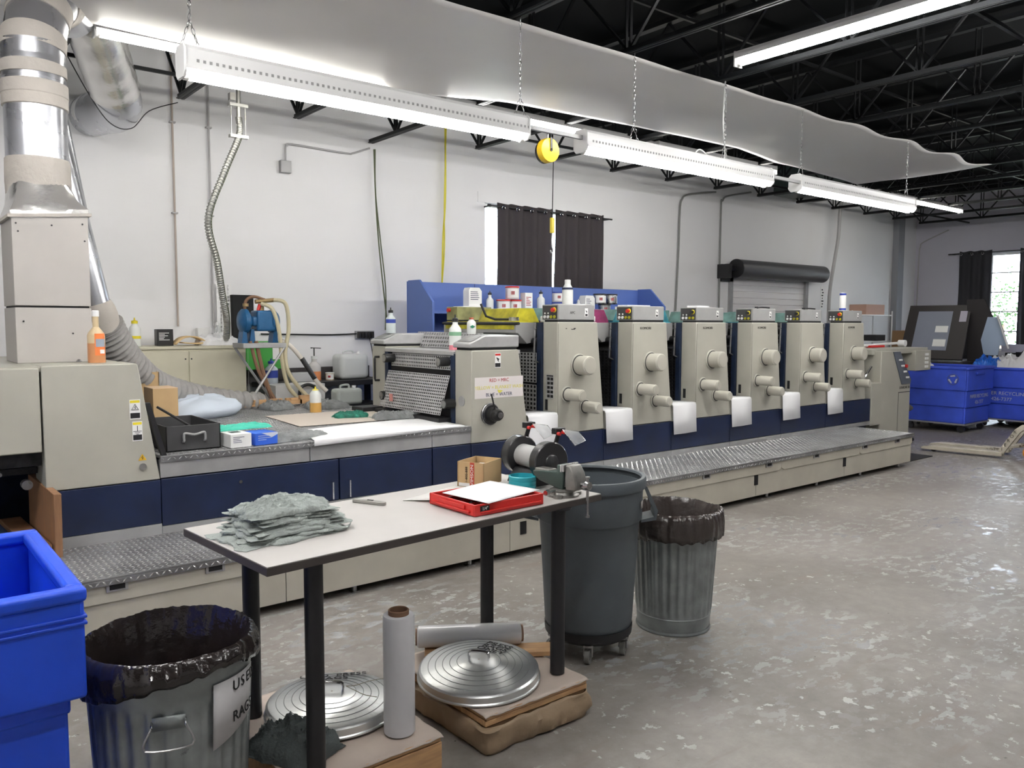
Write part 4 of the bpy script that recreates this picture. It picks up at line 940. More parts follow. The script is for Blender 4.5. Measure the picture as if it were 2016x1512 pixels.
def cloth_patch(name, label, cx, cy, cz, w_, d, h, m, rz=0, seed=0, fold=3., grp=None, cat='rag', res=44, rag=.06, layers=1, join=None):
    # crumpled folded cloth: thick slab with wrinkles and a ragged outline
    def surf(u, v):
        a, b = u*2-1, v*2-1
        sq = max(0, 1-(abs(a)**3.2+abs(b)**3.2)*.92)
        n1 = nz(a*1.7+seed*7.3, b*1.7, seed); n2 = nz(a*fold+3+seed, b*fold*1.6, seed+2); ridg = (1-abs(nz(a*fold*.9+seed*3, b*fold*2.2+1, seed*1.7))*2)
        hh = h*(sq**.45)*(.62+.35*n1+.22*n2+.28*ridg**3)
        return max(.0, hh)
    def outline(u, v):
        a, b = u*2-1, v*2-1
        k = 1+rag*nz(a*2.3+seed, b*2.3+9, 4)*2+rag*.6*nz(a*9+seed, b*9, 2)
        return a*k*w_/2, b*k*d/2
    vs = []; fs = []; n = res
    for j in range(n+1):
        for i in range(n+1):
            x, y = outline(i/n, j/n); vs.append((x, y, surf(i/n, j/n)+.002))
    o2 = len(vs)
    for j in range(n+1):
        for i in range(n+1):
            x, y = outline(i/n, j/n); vs.append((x, y, 0))
    for j in range(n):
        for i in range(n):
            q = (j*(n+1)+i, j*(n+1)+i+1, (j+1)*(n+1)+i+1, (j+1)*(n+1)+i); fs.append(q); fs.append(tuple(o2+t_ for t_ in q[::-1]))
    for i in range(n):
        for (a, b) in ((i, i+1), ((n)*(n+1)+i+1, n*(n+1)+i), ((i+1)*(n+1), i*(n+1)), (i*(n+1)+n, (i+1)*(n+1)+n)): fs.append((b, a, o2+a, o2+b))
    mb = MB().add(vs, fs)
    mb.xform(Matrix.Rotation(rz, 4, 'Z'))
    o = obj(name, mb, m, sm=60); o.location = (cx, cy, cz)
    return tag(o, label, cat, grp)
cloth_patch('rag', 'crumpled grey rag on the deck beside the blue glove box', 2.50, 5.72, z, .52, .30, .055, RAGM, rz=.25, seed=2, fold=4)
cloth_patch('cloth', 'turquoise cloth lying across the two glove boxes', 2.12, 5.74, z+.098, .42, .13, .04, TBLUE, rz=.05, seed=5, cat='cloth')
e = thing('pale_cushion', 'pale blue fabric bundle on the deck behind the toolbox', 'cushion', (2.42, 7.55, z))
def cf(r, zz, a, j): k = (abs(math.cos(a))**3+abs(math.sin(a))**3)**(-1/3); return r*k*(1+.10*nz(a*1.5, zz*9)), zz*(1+.35*nz(math.cos(a)*1.5, math.sin(a)*1.5, 2))+.02*nz(a*3, j)*(j > 0)
mb = MB().lathe((0, 0, .0), [(.30, .0), (.36, .05), (.36, .09), (.30, .14), (.18, .165), (.05, .17)], 48, cf, capt=True)
mb.xform(Matrix.Translation((2.42, 7.55, z)) @ Matrix.Rotation(.5, 4, 'Z') @ Matrix.Diagonal((1.05, .72, 1, 1)))
obj('cover', mb, CUSH, e, sm=70)
def openbox(name, label, x, y, z, w_, d, h, rz, m, mi, flaps=False, cat='box'):
    e = thing(name, label, cat, (x, y, z), rz); t_ = .005
    mb = MB().box(-w_/2, -d/2, 0, w_/2, d/2, t_)
    for a in ((-w_/2, -d/2, -w_/2+t_, d/2), (w_/2-t_, -d/2, w_/2, d/2), (-w_/2, -d/2, w_/2, -d/2+t_), (-w_/2, d/2-t_, w_/2, d/2)): mb.box(a[0], a[1], 0, a[2], a[3], h)
    obj('carton', mb, m, e, local=True); return e
carton('cardboard_box', 'upright tan cardboard box behind the toolbox', 1.86, 6.80, z, .19, .26, .34, CARD, rz=.0)
e = bpy.data.objects['cardboard_box']; obj('top_flap', MB().box(-.095, -.13, .3405, .095, .13, .344), mat('cardboard_pale', (.66, .47, .30), .75), e, local=True)
openbox('cardboard_box', 'open brown cardboard box under the ribbed hose', 1.86, 7.35, z, .22, .22, .44, 0, CARD, CARDI)
sheet = MB().add([V(2.86, 7.15, z+.003), V(2.80, 6.27, z+.003), V(4.0, 6.2, z+.003), V(3.82, 7.10, z+.003), V(2.86, 7.15, z+.007), V(2.80, 6.27, z+.007), V(4.0, 6.2, z+.007), V(3.82, 7.10, z+.007)], [(0, 3, 2, 1), (4, 5, 6, 7), (0, 1, 5, 4), (1, 2, 6, 5), (2, 3, 7, 6), (3, 0, 4, 7)])
tag(obj('cardboard_sheet', sheet, BOARDTOP if 0 else mat('pale_card_sheet', (.62, .55, .48), .7)), 'pale cardboard sheet lying flat on the press deck', 'cardboard')
mb = MB()
def pf(u, v):
    x = (1-v)*(2.54+u*(3.90-2.54))+v*(2.70+u*(3.93-2.70)); y = (1-v)*(5.44+u*.02)+v*(6.02+u*.08)
    zz = .007+.012*math.sin(PI*u)*v+.003*nz(u*6, v*5)
    if v < .001: zz = -.035+.03*u
    elif v < .06: zz = .006; y = Y0-.006
    return (x-2.54, y, z+zz)
mb.sheet((2.54, 0, 0), (0, 0, 0), (0, 0, 0), 16, 24, pf)
tag(obj('paper_sheet', mb, PAPER, solid=.002), 'large white paper sheets lying over the front edge of the deck', 'paper sheet')
cloth_patch('work_glove', 'green and black work glove on the pale cardboard sheet', 3.44, 6.60, z+.008, .30, .16, .06, mat('green_glove', (.02, .16, .11), .8, var=.5, vs=18), rz=-.3, seed=8, fold=6, cat='glove', rag=.15)
cloth_patch('rag', 'crumpled grey rag on the cardboard sheet by the guard', 3.74, 6.28, z+.008, .44, .22, .07, RAGM, rz=-.25, seed=11, fold=5)
bottle('squeeze_bottle', 'square bottle of amber liquid with a yellow cap on the deck', 3.38, 7.20, z, .055, .235, TRANS, YEL, neck=.15, capr=.55, liquid=LIQ_Y, lq=.48, spout=True)
cloth_patch('rag', 'grey rag heap left of the amber liquid bottle', 3.22, 7.75, z, .30, .3, .09, RAGM, rz=.3, seed=14, fold=4)
cloth_patch('rag', 'grey rag and hose heap right of the amber liquid bottle', 3.66, 7.55, z, .42, .35, .09, RAGM, rz=-.1, seed=15, fold=5)
def jug(name, label, x, y, z, w_, d, h, m, rz=0, lying=False):
    e = thing(name, label, 'jug', (x, y, z), rz)
    o = obj('body', MB().box(-w_/2, -d/2, 0, w_/2, d/2, h), m, e, local=True, bevel=min(w_, d, h)*.22, seg=5)
    obj('handle', MB().tube(smooth([(-w_*.25, 0, h), (-w_*.22, 0, h+.03), (w_*.05, 0, h+.035), (w_*.1, 0, h)], 5), .012, 8), m, e, local=True)
    obj('cap', MB().cyl((w_*.28, 0, h), (w_*.28, 0, h+.025), .022, n=16), WHITE, e, local=True)
    return e
jug('plastic_jug', 'grey white plastic jug standing at the far end of the deck', 3.98, 7.72, z, .3, .18, .17, JUG2)
# bottle on the hood
e = bottle('spray_bottle', 'bottle half full of orange liquid on the delivery housing top', 1.18, 5.72, 1.533, .052, .355, mat('tan_bottle_plastic', (.60, .47, .29), .35), WHITE, neck=.42, capr=.42, liquid=mat('orange_brown_liquid', (.55, .25, .11), .35), spout=False, lq=.62)
vs = []; n = 12
for k in range(n+1):
    a = -PI*.62+PI*.42*k/n
    for zz in (.05, .19): vs.append(V(1.18+.0535*math.cos(a), 5.72+.0535*math.sin(a), 1.533+zz))
obj('label', MB().add(vs, [(2*k, 2*k+2, 2*k+3, 2*k+1) for k in range(n)]), ORANGE, e)
vs = []
for k in range(n+1):
    a = -PI*.58+PI*.36*k/n
    for zz in (.105, .155): vs.append(V(1.18+.0542*math.cos(a), 5.72+.0542*math.sin(a), 1.533+zz))
obj('label_band', MB().add(vs, [(2*k, 2*k+2, 2*k+3, 2*k+1) for k in range(n)]), mat('grey_blue_label', (.30, .34, .40), .5), e)
obj('label_mark', MB().box(1.19, 5.664, 1.595, 1.215, 5.668, 1.62), LABELW, e)
tag(obj('wing_nut', MB().cyl((1.12, 5.95, 1.535), (1.12, 5.95, 1.55), .02, .008, 12), STEEL), 'small grey cone nut behind the orange spray bottle', 'nut')

# ================================================================= BACK LEFT AREA
e = thing('low_cabinet', 'low cream cabinet against the back wall behind the deck', 'cabinet', (2.7, 8.78, 0))
obj('body', MB().box(1.9, 8.5, 0, 3.2, 9.05, 1.52), CREAM_CAB, e, bevel=.003)
obj('top', MB().box(1.88, 8.48, 1.52, 3.215, 9.06, 1.55), CREAM_CAB, e, bevel=.004)
for a, b in ((1.92, 2.60), (2.61, 3.18)):
    d = obj('door', MB().box(a, 8.485, .1, b, 8.5, 1.50), CREAM_CAB, e, bevel=.003)
    kb = MB()
    for zz in (1.42, 1.05): kb.cyl(((2.57 if a < 2 else 2.63), 8.485, zz), ((2.57 if a < 2 else 2.63), 8.48, zz), .008, n=8)
    obj('screw', kb, BLACK, d)
z = 1.552
bottle('squeeze_bottle', 'white bottle with yellow cap and band on the cream wall cabinet', 2.13, 8.62, z, .055, .27, TRANS, YEL, neck=.25, capr=.55, band=(YEL, .38, .52))
carton('black_box', 'small black printed box on the cream wall cabinet', 2.44, 8.75, z, .16, .1, .17, mat('black_card', (.015, .015, .015), .4), marks=(LABELW, 6))
e = thing('foam_curl', 'curled piece of yellow foam on the cream wall cabinet', 'foam', (2.65, 8.7, z))
pp = smooth([(2.52, 8.7, z+.015), (2.6, 8.7, z+.08), (2.72, 8.7, z+.09), (2.82, 8.7, z+.04), (2.74, 8.7, z+.02), (2.6, 8.7, z+.03)], 6)
vs = []; 
for p in pp: vs += [p+V(0, -.08, 0), p+V(0, .08, 0)]
obj('curl', MB().add(vs, [(2*k, 2*k+1, 2*k+3, 2*k+2) for k in range(len(pp)-1)]), FOAM, e, solid=.014)
cloth_patch('white_cloth_pile', 'pile of folded white cloths on the cream wall cabinet', 2.98, 8.72, z, .42, .3, .13, mat('white_cloth', (.78, .78, .79), .9), seed=21, fold=2, cat='cloth')
bottle('water_bottle', 'clear plastic bottle behind the white cloth pile', 3.05, 8.92, z, .035, .25, CLEARP, WHITE, neck=.3)
carton('socket_box', 'small white electrical box on the wall over the cream cabinet', 2.93, 9.05, z+.06, .12, .08, .12, WHITE)
e = thing('slotted_strip', 'white slotted metal strip leaning on the back wall', 'strip', (3.18, 9.0, 1.56))
obj('strip', perf(MB(), (3.09, 9.02, 1.56), (.17, 0, 0), (0, .03, .66), 2, 16, .18, .55), WHITE, e, solid=.004, sm=0)
tag(obj('speaker_box', MB().box(3.24, 8.97, 1.62, 3.48, 9.05, 2.10), BLACKM, bevel=.004), 'black box shaped panel on the wall behind the flexible conduit', 'panel')
# flexible conduit from the ceiling
e = thing('flexible_conduit', 'ribbed metal conduit drooping from the ceiling onto the cream cabinet', 'conduit', (2.9, 8.4, 3))
pp = smooth([(2.995, 8.0, 3.80), (2.99, 8.0, 3.62), (2.85, 8.05, 3.25), (2.71, 8.12, 2.80), (2.83, 8.25, 2.40), (2.93, 8.4, 2.06), (3.02, 8.55, 1.80), (3.02, 8.6, 1.56)], 60)
obj('conduit', MB().tube(pp, .032, 12, rf=lambda i: .034 if i % 4 < 2 else .027), FLEXM, e, sm=0)
obj('clamp_bracket', MB().box(2.90, 7.96, 3.95, 2.95, 8.02, 4.02).box(2.9, 7.97, 3.90, 3.08, 8.03, 3.93).box(2.9, 7.97, 3.60, 3.08, 8.03, 3.63).cyl((2.92, 8.0, 3.6), (2.92, 8.0, 3.93), .006).cyl((3.06, 8.0, 3.6), (3.06, 8.0, 3.93), .006), FLEXM, e)
obj('green_wire', MB().tube([p+V(.032, -.01, 0) for p in pp[60:]][::6], .005, 5), CORD, e)
obj('pipe', MB().cyl((2.995, 8.0, 3.8), (2.995, 8.0, 4.3), .022), FLEXM, e)
# thin wall pipes
for x, zb_, lab in ((2.68, 1.75, 'thin beige pipe on the back wall, left of the pair'), (3.06, 1.75, 'thin beige pipe on the back wall behind the flexible conduit')):
    e = thing('thin_pipe', lab, 'pipe', (x, 9.06, zb_))
    obj('pipe', MB().cyl((x, 9.07, zb_), (x, 9.07, 4.6), .011, n=10), mat('beige_pipe', (.45, .38, .33), .5) if x < 3 else CONDUIT, e)
    obj('clip', MB().box(x-.03, 9.05, 2.95, x+.03, 9.1, 2.965).box(x-.03, 9.05, 3.9, x+.03, 9.1, 3.915), CONDUIT, e)
tag(obj('conduit_run', MB().tube(smooth([(3.935, 9.07, 3.62), (3.935, 9.07, 3.80), (3.96, 9.07, 3.84), (4.02, 9.07, 3.86), (4.7, 9.07, 3.85), (4.8, 9.07, 3.86), (5.03, 9.06, 3.95)], 6), .011, 8), CONDUIT), 'thin bent conduit running to the box on the back wall', 'conduit')
tag(obj('junction_box', MB().box(3.86, 9.03, 3.52, 3.99, 9.1, 3.66), GREYM, bevel=.006), 'small grey junction box high on the back wall', 'box')
tag(obj('twisted_cords', MB().tube(smooth([(5.055, 9.0, 3.93), (5.07, 9.0, 3.4), (5.10, 9.0, 2.9), (5.16, 9.0, 2.3), (5.22, 8.98, 1.70)]), .009, 6).tube(smooth([(5.065, 8.99, 3.93), (5.06, 8.98, 3.4), (5.13, 8.99, 2.8), (5.19, 8.98, 2.2), (5.18, 8.98, 1.70)]), .008, 6), CORD), 'pair of green and black cords hanging down the back wall', 'cord')
tag(obj('yellow_cord', MB().tube(smooth([(6.13, 9.02, 4.78), (6.13, 9.02, 3.5), (6.09, 9.02, 2.9), (6.07, 9.02, 2.2)]), .012, 8).tube(smooth([(6.15, 9.0, 4.78), (6.10, 9.0, 3.4), (6.10, 9.0, 2.8), (6.05, 9.0, 2.2)]), .008, 6), CORDY), 'yellow cord hanging straight down to the blue cabinet', 'cord')
# sockets and cable tray
e = thing('socket_row', 'row of black sockets and plugs on the back wall', 'sockets', (4.95, 9.05, 1.64))
mb = MB()
for k in range(5): mb.box(4.83+.045*k, 9.02, 1.60, 4.865+.045*k, 9.1, 1.68)
obj('socket', mb, PLASTIC_BK, e, bevel=.006); obj('back_box', MB().box(4.81, 9.07, 1.59, 5.07, 9.1, 1.69), GREYM, e)
tag(obj('strung_cable', MB().tube(smooth([(3.6, 9.08, 1.66), (4.1, 9.07, 1.65), (4.5, 9.08, 1.645), (4.82, 9.07, 1.655)]), .009, 6).tube(smooth([(3.95, 9.07, 1.65), (3.9, 9.06, 1.5), (3.88, 9.06, 1.1)]), .006, 6).tube(smooth([(5.0, 9.06, 1.6), (5.04, 9.06, 1.4), (5.05, 9.06, 1.2)]), .006, 6), BLACK), 'black cables strung along the back wall to the socket row', 'cable')
# black side table with jugs
e = thing('black_table', 'low black table against the wall behind the deck', 'table', (4.3, 8.75, 0))
obj('tabletop', MB().box(3.45, 8.52, 1.06, 4.95, 9.0, 1.12), BLACK, e, bevel=.004)
obj('back_rail', MB().box(3.25, 8.99, 1.10, 4.95, 9.03, 1.26), mat('dark_brown_board', (.05, .045, .045), .5), e)
for x in (3.62, 4.9):
    for y in (8.55, 8.95): obj('leg', MB().box(x-.03, y-.03, 0, x+.03, y+.03, 1.06), BLACK, e)
obj('lower_shelf', MB().box(3.6, 8.55, .80, 4.92, 8.98, .83), BLACK, e)
jug('plastic_jug', 'translucent white jug lying on the black table', 4.58, 8.78, 1.121, .38, .26, .30, JUG)
e = bottle('spray_bottle', 'clear bottle of orange liquid with trigger on the black table', 4.10, 8.75, 1.121, .075, .30, mat('clear_grey_plastic', (.62, .60, .58), .2), TRANS, neck=.35, liquid=LIQ_O, lq=.55, spout=False)
obj('trigger', MB().tube([(4.10, 8.75, 1.40), (4.10, 8.75, 1.50), (4.06, 8.75, 1.50)], .008, 6).tube([(4.08, 8.75, 1.50), (4.18, 8.74, 1.495)], .005, 6), PLASTIC_BK, e)
carton('clear_tub', 'low clear tub left of the orange spray bottle on the black table', 3.90, 8.72, 1.121, .26, .2, .10, mat('clear_tub_plastic', (.55, .56, .56), .25))
can('glass_jar', 'small glass jar with amber dregs right of the orange spray bottle', 4.27, 8.70, 1.121, .05, .09, mat('jar_plastic', (.6, .5, .35), .25), TRANS, LABELW)
carton('white_box', 'white cardboard box behind the deck batten', 3.66, 8.3, .80, .56, .3, .33, mat('white_card_box', (.66, .66, .65), .6))
tag(obj('box_stand', MB().box(3.3, 8.15, 0, 4.05, 8.48, .80), BLACKM), 'dark stand under the white cardboard box', 'stand')
# pump on a folding stand
e = thing('air_pump', 'blue cast diaphragm pump with clear hoses on a folding stand', 'pump', (3.2, 8.1, 1.58))
zz = 1.585
obj('diaphragm', MB().rev((2.98, 8.1, zz+.22), (3.12, 8.1, zz+.22), [(.03, 0), (.10, .12), (.125, .3), (.125, .6), (.08, .8), (.05, 1)], 28), PUMPB, e)
obj('center_block', MB().box(3.10, 8.02, zz+.17, 3.26, 8.18, zz+.27).box(3.14, 8.0, zz+.12, 3.34, 8.2, zz+.33), PUMPB, e, bevel=.02, seg=3)
obj('diaphragm', MB().rev((3.28, 8.1, zz+.22), (3.40, 8.1, zz+.22), [(.06, 0), (.115, .2), (.12, .6), (.09, .85), (.03, 1)], 28), PUMPB, e)
for x in (3.02, 3.10, 3.34):
    obj('foot', MB().prism([(x-.03, zz), (x+.03, zz), (x+.02, zz+.14), (x-.01, zz+.14)], 'y', 8.04, 8.16), PUMPB, e)
obj('bolts', MB().cyl((3.22, 8.1, zz+.33), (3.22, 8.1, zz+.40), .03).cyl((3.16, 8.1, zz+.42), (3.36, 8.1, zz+.44), .022).cyl((3.06, 8.1, zz+.37), (3.06, 8.1, zz+.40), .03), mat('brass_fittings', (.35, .25, .12), .4, .6), e)
obj('red_fitting', MB().cyl((3.18, 8.08, zz+.33), (3.20, 8.08, zz+.39), .018), REDP, e)
obj('dark_hose', MB().tube(smooth([(3.05, 8.1, zz+.30), (3.06, 8.1, zz+.42), (3.14, 8.1, zz+.47), (3.26, 8.1, zz+.44)]), .016, 8), CORE, e)
obj('dark_hose', MB().tube(smooth([(3.12, 8.0, zz+.02), (3.18, 7.98, zz-.3), (3.28, 7.98, zz-.6)]), .022, 8).tube(smooth([(3.06, 8.0, zz+.02), (3.12, 7.98, zz-.25), (3.22, 7.98, zz-.45), (3.3, 7.95, zz-.6)]), .018, 8), CORE, e)
obj('clear_hose', MB().tube(smooth([(3.20, 8.05, zz+.40), (3.30, 8.0, zz+.34), (3.36, 7.98, zz+.1), (3.38, 7.97, zz-.2), (3.44, 7.97, zz-.45), (3.56, 7.95, zz-.6)]), .021, 10).tube(smooth([(3.34, 8.06, zz+.44), (3.44, 8.0, zz+.40), (3.47, 8.0, zz+.15), (3.42, 7.98, zz-.1), (3.44, 7.96, zz-.3), (3.56, 7.95, zz-.48), (3.66, 7.9, zz-.6)]), .021, 10), HOSE, e)
obj('stand_top', MB().box(2.97, 7.95, zz-.05, 3.42, 8.25, zz), GREYM, e, bevel=.004)
obj('stand_leg', MB().tube([(3.40, 7.96, zz-.05), (2.98, 7.96, zz-.66)], .013, 6).tube([(2.99, 8.24, zz-.05), (3.4, 8.24, zz-.66)], .013, 6).tube([(3.02, 7.96, zz-.05), (3.02, 7.96, .96)], .001, 4).tube([(3.0, 8.24, .93), (3.0, 7.96, .93)], .01, 6), GREYM, e)
tag(obj('white_hose', MB().tube(smooth([(3.40, 8.02, zz+.02), (3.50, 8.0, zz-.05), (3.62, 7.98, zz-.2), (3.74, 7.95, zz-.4), (3.84, 7.9, zz-.52)]), .024, 10), mat('white_hose_plastic', (.62, .58, .52), .4)), 'white hose with a black taped length running down from the pump', 'hose')
tag(obj('black_tape', MB().tube(smooth([(3.60, 7.982, zz-.165), (3.68, 7.965, zz-.30), (3.73, 7.952, zz-.385)]), .027, 10), PLASTIC_BK), 'black taped grip on the white hose', 'tape')
o = bpy.data.objects['black_tape']; o.parent = bpy.data.objects['white_hose']
for k_ in ('label', 'category'): del o[k_]
tag(obj('hose_nozzle', MB().tube(smooth([(3.62, 8.1, 1.02), (3.64, 8.1, 1.10), (3.72, 8.1, 1.13), (3.80, 8.1, 1.10)]), .018, 8), PLASTIC_BK), 'black hose nozzle standing left of the amber bottle', 'nozzle')
e = thing('green_crate', 'bright green crate behind the pump', 'crate', (3.5, 8.85, 1.27))
obj('crate', MB().box(3.3, 8.75, 1.27, 3.72, 8.98, 1.58), GREENB, e, bevel=.006); obj('label', MB().box(3.6, 8.747, 1.38, 3.7, 8.75, 1.52), LABELW, e)
bottle('water_bottle', 'blue labelled clear jug left of the pump hoses', 3.52, 8.6, 1.121, .07, .26, mat('pale_clear_plastic', (.60, .66, .70), .2), BLUEL, neck=.3, band=(BLUEL, .35, .8))

# ================================================================= BALANCER, HVAC, RIGHT WALL CONDUITS
e = thing('cable_balancer', 'yellow round cable balancer hanging below the joists', 'balancer', (6.32, 7.2, 3.78))
obj('drum', MB().rev((6.32, 7.13, 3.79), (6.32, 7.23, 3.79), [(.05, 0), (.135, .08), (.14, .3), (.14, .9), (.13, 1)], 36), YEL and mat('yellow_paint', (.72, .47, .02), .4), e)
obj('slot', MB().box(6.305, 7.118, 3.79, 6.335, 7.125, 3.93).cyl((6.32, 7.118, 3.79), (6.32, 7.125, 3.79), .018, n=12), BLACK, e)
obj('rear_housing', MB().cyl((6.35, 7.23, 3.79), (6.35, 7.30, 3.79), .13, n=30), BLACK, e)
obj('hook', MB().tube([(6.33, 7.2, 3.92), (6.33, 7.2, 4.03)], .01, 6), STEEL, e)
obj('cable', MB().cyl((6.42, 7.2, 3.75), (6.41, 7.2, 3.0), .006, n=6), BLACK, e)
obj('grip', MB().box(6.385, 7.18, 2.85, 6.435, 7.22, 3.03), mat('yellow_grip', (.75, .60, .05), .4), e, bevel=.008)
obj('lower_hook', MB().tube(smooth([(6.41, 7.2, 2.86), (6.40, 7.2, 2.72), (6.42, 7.2, 2.65), (6.40, 7.2, 2.62), (6.385, 7.2, 2.65)]), .007, 6), STEEL, e)
tag(obj('brown_flap', MB().prism([(4.62, 4.34), (4.80, 4.34), (4.79, 4.12), (4.74, 4.03), (4.66, 4.10)], 'x', 0, .01).xform(Matrix.Translation((4.9, -2.05, .12)) @ Matrix.Rotation(0, 4, 'Z')), mat('brown_insulation', (.10, .07, .035), .9)), 'brown flap hanging among the joists at the top of the picture', 'flap')
tag(obj('duct_unit', MB().box(13.0, 7.9, 4.1, 14.3, 8.6, 4.62), mat('dark_green_unit', (.03, .05, .045), .5), bevel=.02), 'dark box unit among the joists behind the last light', 'unit')
tag(obj('grey_conduit', MB().tube(smooth([(15.45, 8.85, .0), (15.45, 8.85, 1.9), (15.48, 8.85, 2.5), (15.62, 8.85, 3.1), (15.74, 8.85, 3.6), (15.78, 8.85, 4.2), (15.7, 8.7, 4.5), (15.4, 8.6, 4.62)], 10), .035, 12), CONDUIT), 'grey pipe curving down right of the roll-up door', 'conduit')
for pts, lab in (([(11.86, 9.0, 4.1), (11.2, 9.06, 4.0), (11.02, 9.06, 3.9), (10.97, 9.06, 3.7), (10.95, 9.06, 3.0), (10.90, 9.06, 2.0)], 'thin dark conduit bending down the wall right of the curtain window'),
                 ([(12.9, 9.0, 4.2), (12.3, 9.06, 4.08), (12.14, 9.06, 3.98), (12.10, 9.06, 3.8), (12.10, 9.06, 2.0)], 'thin dark conduit bending down beside the roll-up door')):
    tag(obj('conduit_run', MB().tube(smooth(pts, 6), .016, 8), mat('dark_conduit', (.22, .22, .21), .5)), lab, 'conduit')
tag(obj('conduit_run', MB().tube(smooth([(19.66, 8.35, 3.95), (19.66, 8.9, 3.72), (19.66, 8.98, 3.6), (19.66, 9.0, 3.3), (19.66, 9.02, 1.0)], 6), .014, 8), CONDUIT), 'thin conduit running down the far right corner', 'conduit')
e = thing('notice', 'narrow printed white note on the wall right of the roll-up door', 'note', (15.62, 9.09, 2.3))
obj('sheet', MB().box(15.55, 9.095, 2.10, 15.67, 9.1, 2.55), LABELW, e, sm=0)
k = MB()
for q in range(7): k.box(15.58+.02*(q % 2), 9.0935, 2.13+.058*q, 15.63+.015*(q % 3), 9.0955, 2.155+.058*q)
obj('print', k, INK, e, sm=0)

# ================================================================= WORK TABLE
TZ = .985; TA = rad(4.62); T0 = V(1.017, 2.557, 0)
e = thing('work_table', 'narrow work table with pale laminate top and round black legs in the foreground', 'table', (T0.x, T0.y, 0), TA)
obj('table_edge', MB().box(0, 0, TZ-.032, 1.713, .705, TZ-.002), EDGE, e, local=True, bevel=.002)
obj('table_surface', MB().box(.003, .003, TZ-.003, 1.710, .702, TZ), LAMIN, e, local=True)
for (x, y) in ((.22, .085), (1.455, .04), (.235, .62), (1.47, .55)):
    l = obj('leg', MB().cyl((x, y, .172), (x, y, TZ-.03), .034, n=28), BLACK, e, local=True)
    obj('mount_plate', MB().cyl((x, y, TZ-.038), (x, y, TZ-.031), .06, n=20), BLACK, l, local=True)
def TW(x, y, z=TZ):
    c, s = math.cos(TA), math.sin(TA); return V(T0.x+c*x-s*y, T0.y+s*x+c*y, z)
# rag pile: separate folded cloths
random.seed(3)
zc = TZ+.001
rl = ['lowest', 'second', 'third', 'fourth', 'fifth', 'sixth', 'seventh', 'top']
for k in range(8):
    w_ = .44-.018*k+random.uniform(-.02, .03); d = .31-.012*k+random.uniform(-.015, .02); hh = .026 if k < 7 else .05
    cx = 1.235+random.uniform(-.015, .015)+.004*k; cyy = 2.955+random.uniform(-.012, .012)+.004*k
    cloth_patch('rag', '%s grey green folded rag in the pile on the work table' % rl[k], cx, cyy, zc, w_, d, hh, RAG, rz=TA+random.uniform(-.12, .12), seed=30+k*3, fold=3.4, grp='folded rags on the work table', rag=.085, res=72 if k > 5 else 48)
    zc += .0125
tag(obj('rag', MB().tube(smooth([(1.36, 2.84, TZ+.03), (1.42, 2.83, TZ+.012), (1.47, 2.85, TZ+.012), (1.50, 2.885, TZ+.02)]), .011, 8, rf=lambda i: max(.002, .014-.0006*i)), RAG), 'twisted rag corner poking out right of the rag pile', 'rag', 'folded rags on the work table')
e = thing('utility_knife', 'grey utility knife lying on the work table', 'knife', (1.75, 3.19, TZ), rad(-62))
obj('handle', MB().prism([(-.085, -.012), (.05, -.014), (.085, -.008), (.085, .008), (.05, .013), (-.085, .012)], 'z', .0, .016), mat('knife_grey', (.30, .29, .27), .35, .3), e, local=True, bevel=.004)
obj('slider', MB().box(-.01, -.004, .016, .02, .004, .019), BLACK, e, local=True)
# paper and red case
tag(obj('paper_sheet', MB().add([V(1.90, 3.15, TZ+.003), V(1.97, 3.045, TZ+.012), V(2.33, 3.05, TZ+.012), V(2.27, 3.27, TZ+.003)], [(0, 1, 2, 3)]), PAPERW, solid=.0015), 'white paper lying behind the red case on the work table', 'paper sheet')
e = thing('organiser_case', 'open red plastic organiser case full of black bits on the work table', 'case', (2.16, 2.86, TZ+.001), rad(1.5))
W2, D2 = .39, .335
def ringbox(x0, y0, x1, y1, z0, z1, t):
    return MB().box(x0, y0, z0, x1, y0+t, z1).box(x0, y1-t, z0, x1, y1, z1).box(x0, y0+t, z0, x0+t, y1-t, z1).box(x1-t, y0+t, z0, x1, y1-t, z1)
obj('tray', ringbox(-W2/2, -D2/2, W2/2, D2/2, 0, .05, .01).box(-W2/2, -D2/2, 0, W2/2, D2/2, .006), REDP, e, local=True, bevel=.003)
obj('rib', MB().box(-W2/2-.012, -D2/2+.03, .012, -W2/2, D2/2-.03, .022).box(-W2/2-.006, -.10, .022, -W2/2, .10, .04).box(-W2/2+.03, -D2/2-.008, .012, W2/2-.02, -D2/2, .02), REDP, e, local=True, bevel=.002)
dv = MB()
for q in range(1, 4): dv.box(-W2/2+.01, -D2/2+q*D2/4, .006, W2/2-.01, -D2/2+q*D2/4+.004, .038)
obj('divider', dv, REDP, e, local=True)
cm = MB()
for q in range(60):
    x, y = random.uniform(-.17, .17), random.uniform(-.15, .15); a = random.uniform(0, PI); cm.cyl((x, y, .012+random.random()*.02), (x+.016*math.cos(a), y+.016*math.sin(a), .018+random.random()*.02), .004, n=6)
obj('small_parts', cm, STEEL, e, local=True, kind='stuff', sm=0)
obj('case_floor', MB().box(-W2/2+.01, -D2/2+.01, .006, W2/2-.01, D2/2-.01, .012), BLACK, e, local=True)
obj('label', MB().box(-W2/2+.028, -D2/2-.0012, .018, -W2/2+.078, -D2/2, .042), BLACK, e, local=True, sm=0)
text('1/4"', .02, V(2.16, 2.86, TZ)+V(-W2/2+.053, -D2/2-.003, .031), FRONT, LABELW, e)
mb = MB()
cr = [V(1.985, 2.955, TZ+.058), V(2.025, 2.665, TZ+.056), V(2.395, 2.765, TZ+.050), V(2.325, 3.05, TZ+.056)]
